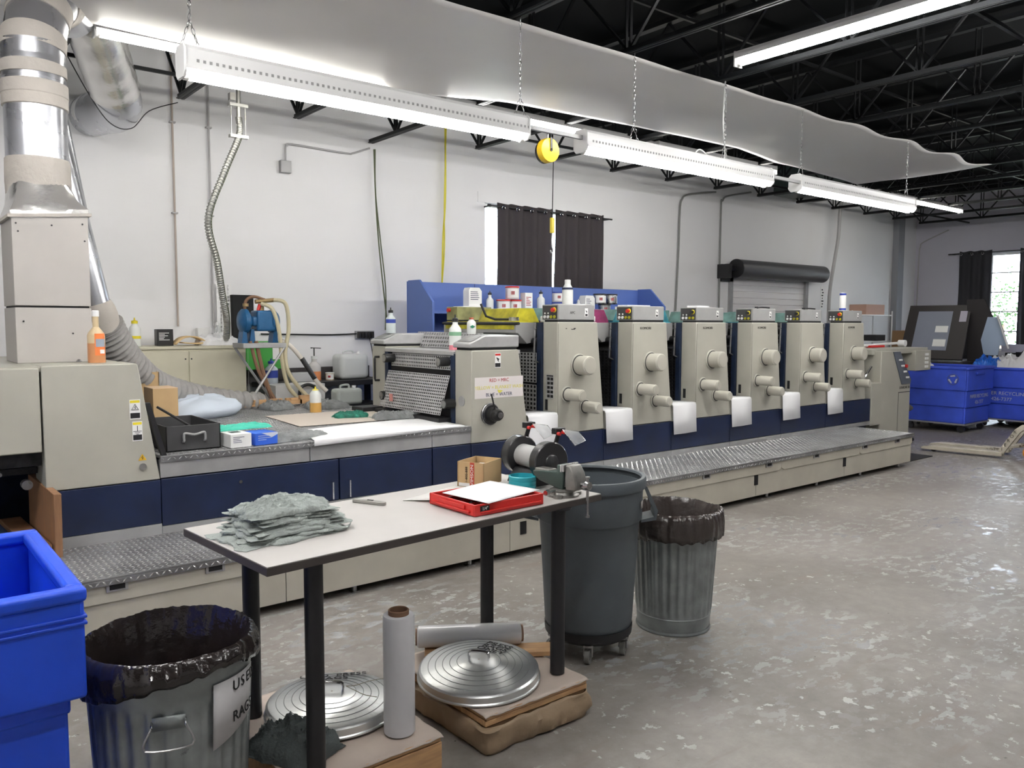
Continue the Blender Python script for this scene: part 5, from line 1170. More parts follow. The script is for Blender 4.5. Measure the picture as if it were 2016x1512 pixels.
mb.sheet((0, 0, 0), (0, 0, 0), (0, 0, 0), 10, 10, lambda u, v: (cr[0]*(1-u)+cr[1]*u)*(1-v)+(cr[3]*(1-u)+cr[2]*u)*v+V(0, 0, .004*math.sin(PI*u)*math.sin(PI*v)))
tag(obj('paper_sheet', mb, PAPER, solid=.0015), 'bright white paper lying on top of the red case', 'paper sheet')
e = openbox('cardboard_box', 'small open cardboard box with red lettering on the work table', 2.40, 3.235, TZ+.001, .185, .15, .125, rad(24), CARD, CARDI)
obj('contents', MB().box(-.02, -.05, .006, .08, .04, .095), PAPERW, e, local=True)
obj('red_strip', MB().box(-.0937, -.022, .002, -.0927, .002, .124), mat('red_print', (.50, .06, .03), .6), e, local=True, sm=0)
def ltext(s, size, loc, rot, m, parent, sx=1.):
    o = text(s, size, (0, 0, 0), rot, m, parent, sx=sx); o.location = loc; return o
ltext('VIMSON', .022, (-.0942, -.010, .062), (PI/2, -PI/2, -PI/2), LABELW, e, sx=1.3)
ltext('1-800-888', .016, (-.0932, .022, .062), (PI/2, -PI/2, -PI/2), INK, e, sx=1.2)
obj('shipping_label', MB().box(-.0935, .004, .003, -.0927, .066, .020), LABELW, e, local=True, sm=0)
e = thing('tape_roll', 'turquoise plastic tape rolls stacked on the work table beside the vise', 'tape', (2.515, 3.035, TZ+.001))
obj('tape', MB().lathe((2.515, 3.035, TZ+.001), [(.06, 0), (.068, .002), (.068, .018), (.066, .02), (.068, .022), (.068, .038), (.066, .04), (.068, .042), (.069, .060), (.066, .062), (.060, .062), (.058, .03), (.058, .002)], 40), TEAL, e)
bottle('squeeze_bottle', 'small clear bottle with red liquid behind the cardboard box', 2.53, 3.335, TZ, .018, .105, mat('clear_blue_plastic', (.45, .55, .58), .2), LABELW, neck=.3, liquid=mat('red_liquid', (.30, .01, .01), .3), lq=.35, spout=False)
# bench grinder (spindle toward -Y)
gx, gy0, gy1, gz = 2.625, 2.965, 3.235, 1.115
e = thing('bench_grinder', 'black and grey bench grinder with clear eye shields and red knobs', 'grinder', (gx, 3.1, TZ))
mx_ = V(gx+.02, 0, 0)
fa = V(gx, gy0, gz); ba = V(gx+.035, gy1, gz)
dr_ = (fa-ba).normalized()
obj('motor', MB().cyl(fa-dr_*.03, ba+dr_*.03, .057, n=36), GRINDM, e)
for c, s in ((fa, 1), (ba, -1)):
    g = obj('wheel_guard', MB().rev(c-dr_*s*.035, c+dr_*s*.025, [(.06, 0), (.092, .02), (.097, .1), (.097, .9), (.092, 1)], 40), GRINDER, e)
    obj('guard_rim', MB().rev(c+dr_*s*.018, c+dr_*s*.028, [(.098, 0), (.099, .5), (.094, 1)], 40), GRINDER, g)
    obj('hub_cap', MB().rev(c+dr_*s*.025, c+dr_*s*.043, [(.04, 0), (.036, .5), (.018, 1)], 28), GRINDER, g)
obj('base', MB().prism([(2.545, TZ), (2.715, TZ), (2.70, TZ+.03), (2.665, TZ+.075), (2.60, TZ+.075), (2.56, TZ+.03)], 'y', 3.01, 3.20), BLACK, e, bevel=.004)
lr = V(.778, -.628, 0)   # toward the right hand side
for c in (fa, ba):
    b0 = c+V(.03, -.01, .085)
    obj('shield_arm', MB().tube([b0, b0+V(.012, -.01, .055)], .008, 6).tube([b0+V(.012, 0, .0), b0+V(.024, -.01, .055)], .008, 6).box(b0.x-.012, b0.y-.025, b0.z+.05, b0.x+.05, b0.y+.012, b0.z+.08), BLACK, e, bevel=.003)
    for q in (0, 1): obj('red_knob', MB().cyl(b0+V(-.005+.03*q, -.028, .055+.004*q), b0+V(-.002+.03*q, -.043, .055+.004*q), .009, n=14), REDP, e)
    s0 = b0+V(.015, -.04, .075)
    obj('eye_shield', MB().add([s0, s0+V(.065, -.045, -.01), s0+V(.095, -.065, -.055), s0+V(.02, -.07, -.075)], [(0, 1, 2, 3)]), CLEARP, e, solid=.003)
    obj('shield_frame', MB().tube([s0, s0+V(.065, -.045, -.01), s0+V(.095, -.065, -.055), s0+V(.02, -.07, -.075)], .0018, 5, True), STEEL, e)
# vise
vx, vy = 2.555, 2.785
e = thing('bench_vise', 'worn grey steel bench vise clamped at the table corner', 'vise', (vx, vy, TZ), rad(8))
obj('swivel_base', MB().lathe((0, 0, 0), [(.078, 0), (.078, .008), (.066, .012), (.060, .022), (.062, .03), (.045, .036)], 32, capt=True), VISE, e, local=True)
obj('base_lug', MB().cyl((-.07, -.03, 0), (-.07, -.03, .014), .022, n=16).cyl((.07, -.03, 0), (.07, -.03, .014), .022, n=16).cyl((.0, .075, 0), (.0, .075, .014), .022, n=16), VISE, e, local=True)
obj('lock_lever', MB().cyl((-.11, .0, .028), (-.04, 0, .028), .006, n=10).cyl((-.125, 0, .028), (-.105, 0, .028), .013, n=14), CHROME, e, local=True)
obj('body', MB().prism([(-.025, .03), (.12, .06), (.16, .085), (.16, .105), (.09, .112), (.01, .115), (.01, .15), (-.03, .15), (-.035, .10)], 'x', -.034, .034), VISEG, e, local=True, bevel=.006)
obj('anvil', MB().box(-.03, .06, .10, .03, .15, .118), VISE, e, local=True, bevel=.004)
obj('sliding_jaw', MB().prism([(-.045, .155), (-.075, .155), (-.10, .12), (-.115, .07), (-.11, .04), (-.05, .035), (-.045, .09)], 'x', -.042, .042), VISE, e, local=True, bevel=.007)
obj('slide_bar', MB().box(-.022, -.10, .045, .022, .05, .085), VISE, e, local=True, bevel=.003)
obj('jaw_plate', MB().box(-.055, -.05, .125, .055, -.04, .158).box(-.055, -.038, .122, .055, -.028, .156), STEEL, e, local=True, bevel=.001)
obj('screw', MB().cyl((0, -.10, .065), (0, -.155, .065), .014, n=18).cyl((0, -.135, .065), (0, -.16, .065), .02, n=18), STEEL, e, local=True)
obj('tommy_bar', MB().cyl((0, -.148, .10), (0, -.148, -.075), .0065, n=12).cyl((0, -.148, -.082), (0, -.148, -.072), .011, n=12).cyl((0, -.148, .10), (0, -.148, .108), .011, n=12), STEEL, e, local=True)
tag(obj('paper_scrap', MB().box(2.44, 3.15, TZ+.001, 2.56, 3.22, TZ+.006).box(2.46, 3.11, TZ+.001, 2.52, 3.14, TZ+.015), PAPERW), 'white scraps between the cardboard box and the grinder', 'scraps')

# ================================================================= BINS
def galv_can(name, label, x, y, rt_, rb, h, m, grp=None):
    e = thing(name, label, 'trash can', (x, y, 0), 0, grp)
    nf = 30
    def fn(r, z, a, j):
        k = 0
        if .15*h < z < .80*h:
            env = min(1, (z-.15*h)/(.03*h), (.80*h-z)/(.03*h)); s = math.cos(a*nf); k = .0045*env*max(-1, min(1, s*2.2))
        return r+k, z
    prof = []
    for q in range(41):
        t_ = q/40; z = h*t_; prof.append((rb+(rt_-rb)*t_, z))
    prof[0] = (rb, 0)
    o = obj('body', MB().lathe((x, y, 0), prof, nf*8, fn), m, e, sm=60)
    obj('band', MB().lathe((x, y, 0), [(rb+.004, .0), (rb+.008, .008), (rb+.004, .02)], 60, capb=False).lathe((x, y, 0), [(rb+.003, h*.125), (rb+.009, h*.135), (rb+.005, h*.145)], 60, capb=False), m, e)
    return e
def liner(e, x, y, r, ztop, skirt, m, seed, inner=.45, drop=None):
    def fn(rr, z, a, j):
        n1 = nz(math.cos(a)*2.2+seed, math.sin(a)*2.2, z*5); n2 = nz(math.cos(a)*7+seed, math.sin(a)*7, z*3); n3 = nz(math.cos(a)*18, math.sin(a)*18+seed, z*14)
        amp = 1 if j > 3 else .5
        dz = 0
        if j >= 8: dz = (drop(a) if drop else 0)*(j-7)/3+.02*n2
        elif j in (4, 5, 6): dz = .008*n1+.004*n3
        return rr+amp*(.010*n1+.010*n2+.006*n3), z+dz
    prof = [(r*.50, ztop-inner), (r*.74, ztop-inner+.03), (r*.80, ztop-inner*.5), (r*.87, ztop-.12), (r*.93, ztop-.03), (r*1.0, ztop+.010), (r*1.05, ztop+.002), (r*1.085, ztop-.03), (r*1.10, ztop-skirt*.45), (r*1.10, ztop-skirt*.75), (r*1.085, ztop-skirt)]
    return obj('bin_liner', MB().lathe((x, y, 0), prof, 220, fn), m, e, sm=70, solid=.002)
e = galv_can('galvanised_can', 'galvanised trash can with black liner at the left foreground, a paper notice on it', .80, 2.90, .272, .235, .69, GALV)
liner(e, .80, 2.90, .274, .700, .085, LINER, 3, drop=lambda a: .05*max(0, math.cos(a-rad(265)))**2-.045*max(0, math.cos(a-rad(200))))
# notice facing the camera's right, wrapped on the can
vs = []; n = 10; rr = .270
for k in range(n+1):
    a = rad(-78)+rad(44)*k/n
    for zz in (.43-.06*(1-k/n), .60): rz_ = .235+(.272-.235)*zz/.69+.0075; vs.append(V(.80+rz_*math.cos(a), 2.90+rz_*math.sin(a), zz))
obj('paper_notice', MB().add(vs, [(2*k, 2*k+2, 2*k+3, 2*k+1) for k in range(n)]), mat('taped_paper', (.66, .65, .66), .5), e, solid=.0015)
for s, zz in (('USED', .565), ('RAGS', .455)):
    for q, ch in enumerate(s):
        a = rad(-58)+rad(7.5)*q; rz_ = .235+.037*zz/.69+.0105
        text(ch, .052, (.80+rz_*math.cos(a), 2.90+rz_*math.sin(a), zz), (PI/2, 0, a+PI/2), INK, e)
ha = rad(-108)
c = V(.80+.262*math.cos(ha), 2.90+.262*math.sin(ha), .52); tg = V(-math.sin(ha), math.cos(ha), 0); on = V(math.cos(ha), math.sin(ha), 0)
pts = [c-tg*.05+on*.004+V(0, 0, .0), c-tg*.052+on*.03+V(0, 0, -.01), c-tg*.07+on*.04+V(0, 0, -.075), c+tg*.07+on*.04+V(0, 0, -.075), c+tg*.052+on*.03+V(0, 0, -.01), c+tg*.05+on*.004]
obj('wire_handle', MB().tube(smooth(pts, 4), .004, 8), STEEL, e)
obj('handle_plate', MB().add([c-tg*.05+on*.006+V(0, 0, -.03), c+tg*.05+on*.006+V(0, 0, -.03), c+tg*.05+on*.008+V(0, 0, .015), c-tg*.05+on*.008+V(0, 0, .015)], [(0, 1, 2, 3)]), GALV, e, solid=.006)
e = galv_can('galvanised_can', 'galvanised trash can with brown black liner right of the big grey bin', 3.72, 3.07, .255, .212, .70, GALV)
liner(e, 3.72, 3.07, .257, .705, .155, LINER2, 9, drop=lambda a: .01)
# big grey bin on a dolly
bx_, by_ = 3.06, 3.12
e = thing('grey_bin', 'big round dark grey plastic bin on a wheeled dolly behind the table', 'trash can', (bx_, by_, 0))
z0 = .135
obj('body', MB().lathe((bx_, by_, 0), [(.20, z0), (.232, z0+.02), (.240, z0+.06), (.262, z0+.46), (.272, z0+.60), (.276, z0+.603), (.285, z0+.615), (.289, z0+.78), (.289, z0+.80), (.262+.02, z0+.80), (.268, z0+.62), (.25, z0+.46), (.225, z0+.06), (.19, z0+.04)], 72), BRUTE, e, sm=50)
obj('rim', MB().lathe((bx_, by_, 0), [(.289, z0+.785), (.303, z0+.783), (.306, z0+.79), (.306, z0+.832), (.30, z0+.842), (.283, z0+.842), (.278, z0+.83)], 72, capb=False), BRUTE, e)
for k, ang in enumerate((rad(-42), rad(138))):
    u = V(math.cos(ang), math.sin(ang), 0); v_ = V(-u.y, u.x, 0); cc = V(bx_, by_, 0)+u*.275
    mb = MB()
    for s in (-1, 1):
        a = cc+v_*s*.075
        q = [a+u*.012+V(0, 0, z0+.80), a+u*.03+V(0, 0, z0+.79), a+u*.088+V(0, 0, z0+.665), a+u*.078+V(0, 0, z0+.612), a+u*.066+V(0, 0, z0+.665)]
        mb.add([p+v_*.006*t_ for t_ in (-1, 1) for p in q], [(0, 1, 2, 3, 4), (9, 8, 7, 6, 5)]+[(i, i+5, (i+1) % 5+5, (i+1) % 5) for i in range(5)])
    q = [cc+u*.088+V(0, 0, z0+.665), cc+u*.078+V(0, 0, z0+.612), cc+V(0, 0, z0+.598), cc+V(0, 0, z0+.612), cc+u*.066+V(0, 0, z0+.63), cc+u*.07+V(0, 0, z0+.665)]
    mb.add([p+v_*.078*t_ for t_ in (-1, 1) for p in q], [(0, 1, 2, 3, 4, 5), (11, 10, 9, 8, 7, 6)]+[(i, i+6, (i+1) % 6+6, (i+1) % 6) for i in range(6)])
    obj('side_handle', mb, BRUTE, e, sm=20)
obj('dolly', MB().lathe((bx_, by_, 0), [(.10, .10), (.215, .10), (.238, .12), (.242, .165), (.234, .165), (.228, .134)], 60, capt=False), BLACK, e)
for k in range(5):
    a = rad(-72*k-62); c = V(bx_+.20*math.cos(a), by_+.20*math.sin(a), .04); ax = V(.62, .78, 0)
    ax = V(math.cos(a*2.3), math.sin(a*2.3), 0) if k not in (0, 1) else V(-.5, .86, 0)
    w_ = obj('caster', MB().cyl(c-ax*.013, c+ax*.013, .039, n=24), mat('grey_caster_rubber', (.22, .22, .21), .6) if k == 0 else bpy.data.materials['grey_caster_rubber'], e)
    obj('caster_fork', MB().tube([c+ax*.02, c+ax*.02+V(0, 0, .065)], .007, 6).tube([c-ax*.02, c-ax*.02+V(0, 0, .065)], .007, 6).cyl(c+V(0, 0, .055), c+V(0, 0, .066), .03, n=14), STEEL, w_)
    obj('hub', MB().cyl(c-ax*.015, c+ax*.015, .022, n=16), STEEL, w_)
obj('label', MB().add([V(bx_, by_, 0)+V(math.cos(rad(-62)), math.sin(rad(-62)), 0)*.2915+V(0, 0, zz)+V(-math.sin(rad(-62)), math.cos(rad(-62)), 0)*s for s, zz in ((-.018, z0+.68), (.018, z0+.68), (.018, z0+.72), (-.018, z0+.72))], [(0, 1, 2, 3)]), mat('scuffed_label', (.4, .38, .36), .6), e, solid=.002)
# lids
def lid(name, label, x, y, z, r, rz, tilt, words, grp):
    e = thing(name, label, 'lid', (x, y, z), 0, grp)
    e.rotation_euler = tilt
    prof = [(r, 0), (r+.004, .002), (r+.003, .008), (r-.002, .012), (r-.004, .038), (r-.012, .044)]
    steps = 5; r0 = r-.014; z_ = .045
    shade_beads = MB()
    for k in range(steps):
        r1 = r0-(r-.114)/steps; prof += [(r0-.001, z_+.0003), (r1+.001, z_+.0045)]; z_ += .0047
        shade_beads.tube([V(r1*math.cos(a), r1*math.sin(a), z_+.0004) for a in [2*PI*q/96 for q in range(96)]], .0017, 6, True); r0 = r1
    prof += [(r0-.004, z_+.002), (r0*.5, z_+.007), (.004, z_+.008)]
    obj('shade_bead', shade_beads, GALV, e, local=True)  # darker metal rings stand in for the shade lines of the lid grooves
    def fn(rr, zz, a, j):
        if rr < .1 or rr > r-.01: return rr, zz
        c = nz(math.cos(a)*9, math.sin(a)*9, rr*60); d2 = nz(math.cos(a)*26, math.sin(a)*26, int(rr*24)*3.1)
        return rr, zz+(.0005*d2+.0002*c)*(1 if rr > r*.6 else .15)
    obj('disc', MB().lathe((0, 0, 0), prof, 300, fn, capb=False), GALVL, e, local=True, sm=30)
    hz = z_+.008; R = Matrix.Rotation(rz, 4, 'Z')
    hp = smooth([(-.045, 0, hz), (-.047, 0, hz+.018), (-.035, 0, hz+.036), (.035, 0, hz+.036), (.047, 0, hz+.018), (.045, 0, hz)], 5)
    hm = MB()
    for s in (-1, 0, 1): hm.tube([p+V(0, s*.006, 0) for p in hp], .0045, 8)
    obj('handle', hm.xform(R), CHROME, e, local=True)
    ph = words[0]
    for k, wd in enumerate(words[1]):
        rr = r*.72-.044*k; a = ph; o = ltext(wd, .056, (rr*math.cos(a), rr*math.sin(a), .045+(r-.014-rr)*.149+.004), (-.15, 0, a-PI/2+.0), INK, e, sx=.95)
    return e
lid('can_lid', 'dented galvanised lid tilted on the right pallet, a kitchen style handle on top', 2.135, 2.885, .19, .278, rad(-52), (rad(3), rad(-2), 0), (rad(24), ('PRESS', 'RAGS', 'ONLY')), 'galvanised can lids')['label'] = 'galvanised can lid marked PRESS RAGS ONLY lying on the right pallet'
lid('can_lid', 'galvanised can lid with a knotted string lying on the left pallet', 1.475, 3.03, .178, .272, rad(-35), (0, 0, 0), (rad(62), ('USED  PRESS', 'RAGS')), 'galvanised can lids')
e = bpy.data.objects['can_lid.001']
obj('string', MB().tube(smooth([(.05, -.03, .095), (.09, -.03, .085), (.14, -.02, .08), (.2, .0, .068), (.26, .02, .05)]), .0016, 5).tube(smooth([(.05, -.03, .095), (.07, -.07, .085), (.09, -.12, .078), (.13, -.15, .068)]), .0016, 5), mat('string', (.35, .33, .25), .8), e, local=True)
# pallets
def pallet(name, label, x0, y0, x1, y1, zt, kraft):
    e = thing(name, label, 'pallet', ((x0+x1)/2, (y0+y1)/2, 0))
    zz = .012 if kraft else 0
    lvl = [(zt-.006-.018, zt-.006), (zt-.05, zt-.026)] if kraft else [(zt-.006-.02, zt-.006)]
    for a, b in lvl:
        nb = 4; wd = (y1-y0)/nb
        for k in range(nb): obj('board', MB().box(x0+.006*random.random(), y0+wd*k+.003, a, x1-.006*random.random(), y0+wd*(k+1)-.003, b), WOOD, e, bevel=.002)
    if not kraft:
        for k in range(3):
            xx = x0+(x1-x0-.05)*k/2
            obj('runner', MB().box(xx, y0+.01, 0, xx+.05, y1-.01, zt-.028), WOOD, e, bevel=.003)
        obj('side_board', MB().box(x0, y0+.002, .01, x1, y0+.022, zt-.03).box(x1-.02, y0+.022, .01, x1-.002, y1, zt-.03), WOOD, e, bevel=.002)
    else:
        def kf(r, z, a, j): return r, z
        mb = MB(); n = 160; hx, hy = (x1-x0)/2+.004, (y1-y0)/2+.004; cx_, cy_ = (x0+x1)/2, (y0+y1)/2; lev = [0, .015, .045, .08, .105, .118]
        vs = []
        for j, z_ in enumerate(lev):
            for k in range(n):
                a = 2*PI*k/n; c_, s_ = math.cos(a), math.sin(a); q = (abs(c_)**22+abs(s_)**22)**(-1/22)
                b = 1+(.05*math.sin(PI*j/5)+.06*nz(c_*3, s_*3, j*.6)+.02*nz(c_*9, s_*9, j))
                vs.append(V(cx_+c_*q*hx*b, cy_+s_*q*hy*b, max(.001, z_+.008*nz(c_*4, s_*4, 9)*(j > 3))))
        mb.add(vs, [(j*n+k, j*n+(k+1) % n, (j+1)*n+(k+1) % n, (j+1)*n+k) for j in range(len(lev)-1) for k in range(n)])
        obj('kraft_wrap', mb, KRAFT, e, sm=50, solid=.003)
        obj('core', MB().box(x0+.01, y0+.01, .003, x1-.01, y1-.01, zt-.055), CARDI, e)
    mb = MB()
    mb.sheet((x0-.004, y0-.004, zt-.004), (x1-x0+.008, 0, 0), (0, y1-y0+.008, 0), 40, 40, lambda u, v: (.01*nz(v*9, 3)*(u > .98), .01*nz(u*9, 1)*(v < .02), .0015*nz(u*6, v*6)-(.006*(1+nz(u*14, 2)) if v < .02 else 0)))
    obj('paper_cover', mb, BOARDTOP, e, solid=.003)
    return e
random.seed(5)
pallet('pallet', 'low wooden pallet under the left lid and the standing film roll', 1.12, 2.575, 1.725, 3.35, .17, False)
pallet('pallet', 'kraft wrapped pallet of boards under the right lid and table leg', 1.95, 2.585, 2.535, 3.32, .17, True)
e = thing('plank', 'short wooden plank under the lying film roll', 'plank', (2.33, 3.09, .172), rad(-33))
obj('plank', MB().box(-.30, -.06, 0, .33, .06, .024), WOOD, e, local=True, bevel=.003)
e = thing('film_roll', 'white stretch film roll standing upright on the left pallet', 'film roll', (1.605, 2.70, .172))
obj('film', MB().lathe((1.605, 2.70, .172), [(.058, 0), (.062, .004), (.0625, .47), (.060, .478), (.040, .480)], 48, capt=False), FILM, e)
obj('core', MB().lathe((1.605, 2.70, .172), [(.041, .0), (.041, .497), (.037, .500), (.034, .497), (.034, .02)], 36, capb=False), CORE, e)
a_, b_ = V(2.035, 3.255, .172+.024+.054), V(2.47, 2.975, .172+.024+.054)
d_ = (b_-a_).normalized(); nn = V(-d_.y, d_.x, 0)*-0.0
e = thing('film_roll', 'glossy stretch film roll lying on the plank behind the right lid', 'film roll', a_)
a_ += V(.04, .06, 0); b_ += V(.04, .06, 0)
obj('film', MB().rev(a_, b_, [(.045, 0), (.053, .012), (.054, .03), (.054, .97), (.053, .988), (.041, 1)], 40), FILMC, e)
obj('core', MB().rev(b_-d_*.01, b_+d_*.008, [(.041, 0), (.041, 1)], 30).rev(a_-d_*.008, a_+d_*.01, [(.041, 0), (.041, 1)], 30), CORE, e)
obj('core_hole', MB().cyl(b_+d_*.0075, b_+d_*.0085, .034, n=28), BLACKM, e)
cloth_patch('rag', 'dark rag on the left pallet between the liner can and the table leg', 1.215, 2.83, .173, .23, .32, .115, RAGD, rz=.5, seed=43, fold=1.9, rag=.07, res=60)
# near blue bin
e = thing('blue_bin', 'large bright blue plastic bin cut off by the left picture edge', 'bin', (0, 3.1, 0))
X0, X1, Ya, Yb = -.58, .50, 2.66, 3.56
obj('rim', ringbox(X0, Ya, X1, Yb, .955, 1.0, .055), BLUE_BIN, e, bevel=.014, seg=3)
obj('upper_wall', ringbox(X0+.008, Ya+.008, X1-.008, Yb-.008, .655, .962, .03), BLUE_BIN, e, bevel=.012, seg=3)
obj('rim_groove', ringbox(X0+.002, Ya+.002, X1-.002, Yb-.002, .885, .895, .02).add(ringbox(X0+.002, Ya+.002, X1-.002, Yb-.002, .905, .915, .02).v, ringbox(X0+.002, Ya+.002, X1-.002, Yb-.002, .905, .915, .02).f), BLUE_BIN, e, bevel=.003)
obj('lower_wall', ringbox(X0+.055, Ya+.055, X1-.055, Yb-.055, .12, .67, .03).box(X0+.06, Ya+.06, .12, X1-.06, Yb-.06, .15), BLUE_BIN, e, bevel=.012, seg=3)
obj('mid_band', ringbox(X0+.048, Ya+.048, X1-.048, Yb-.048, .60, .655, .03), BLUE_BIN, e, bevel=.01)
for x in (X0+.15, X1-.15):
    for y in (Ya+.15, Yb-.15): obj('caster', MB().cyl((x-.015, y, .05), (x+.015, y, .05), .05, n=20).box(x-.02, y-.02, .08, x+.02, y+.02, .12), BLACK, e)
# floor mat
tag(obj('floor_mat', MB().box(10.40, 4.86, 0, 11.25, 5.25, .012), mat('black_rubber_mat', (.02, .02, .02), .6, bump=.4, bs=30), bevel=.003), 'black rubber mat on the floor at the end of the step platform', 'mat')

# ================================================================= FEEDER END AND FAR RIGHT
e = thing('feeder_end', 'cream press feeder end with slanted key panel behind the step', 'machine', (11.3, 5.7, 0))
Yf = 5.48
obj('pedestal', MB().prism([(10.98, 0), (11.86, 0), (11.86, .98), (11.52, 1.40), (10.98, 1.42)], 'y', Yf, Yf+.3), CREAM, e, bevel=.01)
pn = [V(11.53, Yf-.003, 1.385), V(11.88, Yf-.003, .985)]
obj('key_panel', MB().prism([(11.30, 1.40), (11.50, 1.40), (11.85, .99), (11.84, .93), (11.58, .93)], 'y', Yf-.012, Yf), mat('panel_blue_grey', (.10, .115, .14), .5), e, bevel=.002)
kb = MB()
for q in range(4):
    for c in range(3): kb.cyl((11.47+.075*q+.05*c*.6, Yf-.012, 1.28-.085*q), (11.47+.075*q+.05*c*.6, Yf-.025, 1.28-.085*q), .014, n=10)
obj('button', kb, WHITE, e)
obj('stop_button', MB().cyl((11.66, Yf-.012, 1.19), (11.66, Yf-.04, 1.19), .025, n=14), REDP, e)
obj('door_line', MB().box(11.50, Yf-.001, 0.1, 11.51, Yf, .82).box(11.50, Yf-.001, .81, 11.85, Yf, .82), BLACKM, e, sm=0)
text('LITHRONE 28', .05, (11.68, Yf-.002, .88), FRONT, INK, e)
obj('side_box', MB().box(10.70, Yf+.1, .42, 10.985, Yf+.9, .97), CREAM, e, bevel=.006)
obj('mechanism', MB().box(10.55, 5.8, .97, 11.0, 7.0, 1.38), MECH, e)
mb = MB()
for q in range(6): mb.cyl((10.62+.06*q, 5.75, 1.02+.06*q), (10.62+.06*q, 6.9, 1.02+.06*q), .02, n=10)
mb.cyl((10.6, 5.76, 1.30), (11.0, 5.76, 1.30), .015).cyl((10.6, 5.76, 1.12), (11.0, 5.76, 1.12), .015)
obj('rods', mb, CHROME, e)
obj('grab_rail', MB().tube(smooth([(10.72, 5.6, .98), (10.78, 5.58, 1.1), (10.9, 5.58, 1.2)]), .014, 8), CHROME, e)
obj('top_beam', MB().box(10.9, Yf+.1, 1.36, 12.6, Yf+.5, 1.44).box(12.1, Yf+.05, 1.10, 12.6, Yf+.5, 1.40), CREAM, e, bevel=.008)
kb = MB()
for q in range(4): kb.box(12.40, Yf+.04, 1.14+.06*q, 12.5, Yf+.05, 1.175+.06*q)
obj('button', kb, LABELW, e)
tag(obj('white_bar', MB().tube([(11.0, 6.0, 1.46), (12.3, 5.9, 1.50)], .02, 8).cyl((12.3, 5.88, 1.50), (12.3, 5.78, 1.50), .05, n=20), WHITE), 'white tube with round end lying over the feeder end', 'tube')
tag(obj('red_clip', MB().box(11.5, 5.9, 1.445, 11.9, 6.0, 1.475), REDP), 'red bar on top of the feeder end', 'bar')
tag(obj('bent_pipe', MB().tube(smooth([(10.6, 6.2, 1.40), (10.8, 6.2, 1.47), (11.05, 6.2, 1.60), (11.12, 6.2, 1.66), (11.15, 6.2, 1.5), (11.4, 6.15, 1.45)]), .03, 8), KNOB), 'pale bent pipe behind the last printing unit', 'pipe')
# wire shelf with boxes behind
e = thing('wire_shelf', 'white wire shelf rack behind the end of the press', 'shelf', (15.9, 8.2, 0))
for x in (15.0, 16.6):
    for y in (8.1, 8.5): obj('post', MB().cyl((x, y, 0), (x, y, 2.05), .014, n=8), WHITE, e)
for zz in (.5, 1.0, 1.42, 1.95): obj('shelf', MB().box(15.0, 8.1, zz, 16.6, 8.5, zz+.025), WHITE, e)
carton('cardboard_box', 'brown cardboard box on top of the wire shelf', 15.95, 8.3, 1.976, .75, .35, .20, mat('pinkish_cardboard', (.50, .31, .24), .7))
carton('cardboard_box', 'brown cardboard box with bent flap right of the wire shelf', 17.2, 8.0, 1.2, .8, .4, .45, CARDI)
tag(obj('box_table', MB().box(16.7, 7.7, 1.15, 17.8, 8.3, 1.2).box(16.75, 7.75, 0, 16.8, 7.8, 1.15).box(17.7, 7.75, 0, 17.75, 7.8, 1.15), FAR_DK), 'dark table carrying the box with the bent flap', 'table')
carton('black_box', 'small black box on the middle of the wire shelf', 16.2, 8.25, 1.446, .4, .25, .12, BLACK)
# viewing booth
e = thing('viewing_stand', 'tilted dark viewing board with a grey sheet and notes near the right wall', 'stand', (15.9, 7, 0))
def pl(p00, p10, p11, p01, m, nm, off=.0, t_=.03, par=e):
    p = [Vector(q) for q in (p00, p10, p11, p01)]; n_ = (p[1]-p[0]).cross(p[3]-p[0]).normalized()
    q = [x+n_*off for x in p]+[x+n_*(off-t_) for x in p]
    return obj(nm, MB().add(q, [(0, 1, 2, 3), (7, 6, 5, 4), (0, 4, 5, 1), (1, 5, 6, 2), (2, 6, 7, 3), (3, 7, 4, 0)]), m, par, sm=0)
bl, br_, tr, tl = V(15.5, 7.40, 1.15), V(15.5, 6.26, 1.15), V(16.3, 6.45, 2.15), V(16.3, 7.59, 2.15)
pl(bl, br_, tr, tl, FAR_DK, 'board')
def onb(u, v): return (bl*(1-u)+br_*u)*(1-v)+(tl*(1-u)+tr*u)*v
def patch(u0, v0, u1, v1, m, nm, off): pl(onb(u0, v0), onb(u1, v0), onb(u1, v1), onb(u0, v1), m, nm, off, .002)
patch(.17, .15, .73, .88, FAR_GR, 'grey_sheet', .004)
patch(.50, .48, .70, .60, LABELW, 'note', .007); patch(.50, .22, .70, .35, LABELW, 'note', .007)
patch(.85, .68, .96, .88, mat('lilac_note', (.42, .40, .48), .6), 'note', .007)
obj('wing', MB().prism([(6.45, 1.1), (5.95, 1.1), (5.9, 1.6), (6.2, 2.25), (6.5, 2.25)], 'x', 16.2, 16.25), FAR_DK, e, sm=0)
obj('base_cabinet', MB().box(15.4, 6.2, 0, 16.4, 7.5, 1.1), FAR_DK, e)
obj('blue_sheet', MB().prism([(6.16, 1.22), (5.92, 1.22), (5.90, 1.40), (5.75, 1.40), (5.93, 1.92), (6.12, 1.92), (6.22, 1.5)], 'x', 16.18, 16.19), mat('pale_blue_sheet', (.42, .52, .66), .5), e, sm=0)
obj('white_edge', MB().tube([(16.1, 5.93, 1.95), (16.1, 5.72, 1.35)], .02, 6), WHITE, e)
e = thing('desk', 'dark desk with a long pale monitor bar under the right window', 'desk', (17, 5.6, 0))
obj('desktop', MB().box(16.5, 4.2, 1.0, 17.4, 6.1, 1.04), FAR_DK, e)
obj('pedestal', MB().box(16.6, 4.3, 0, 17.3, 5.9, 1.0), BLACK, e)
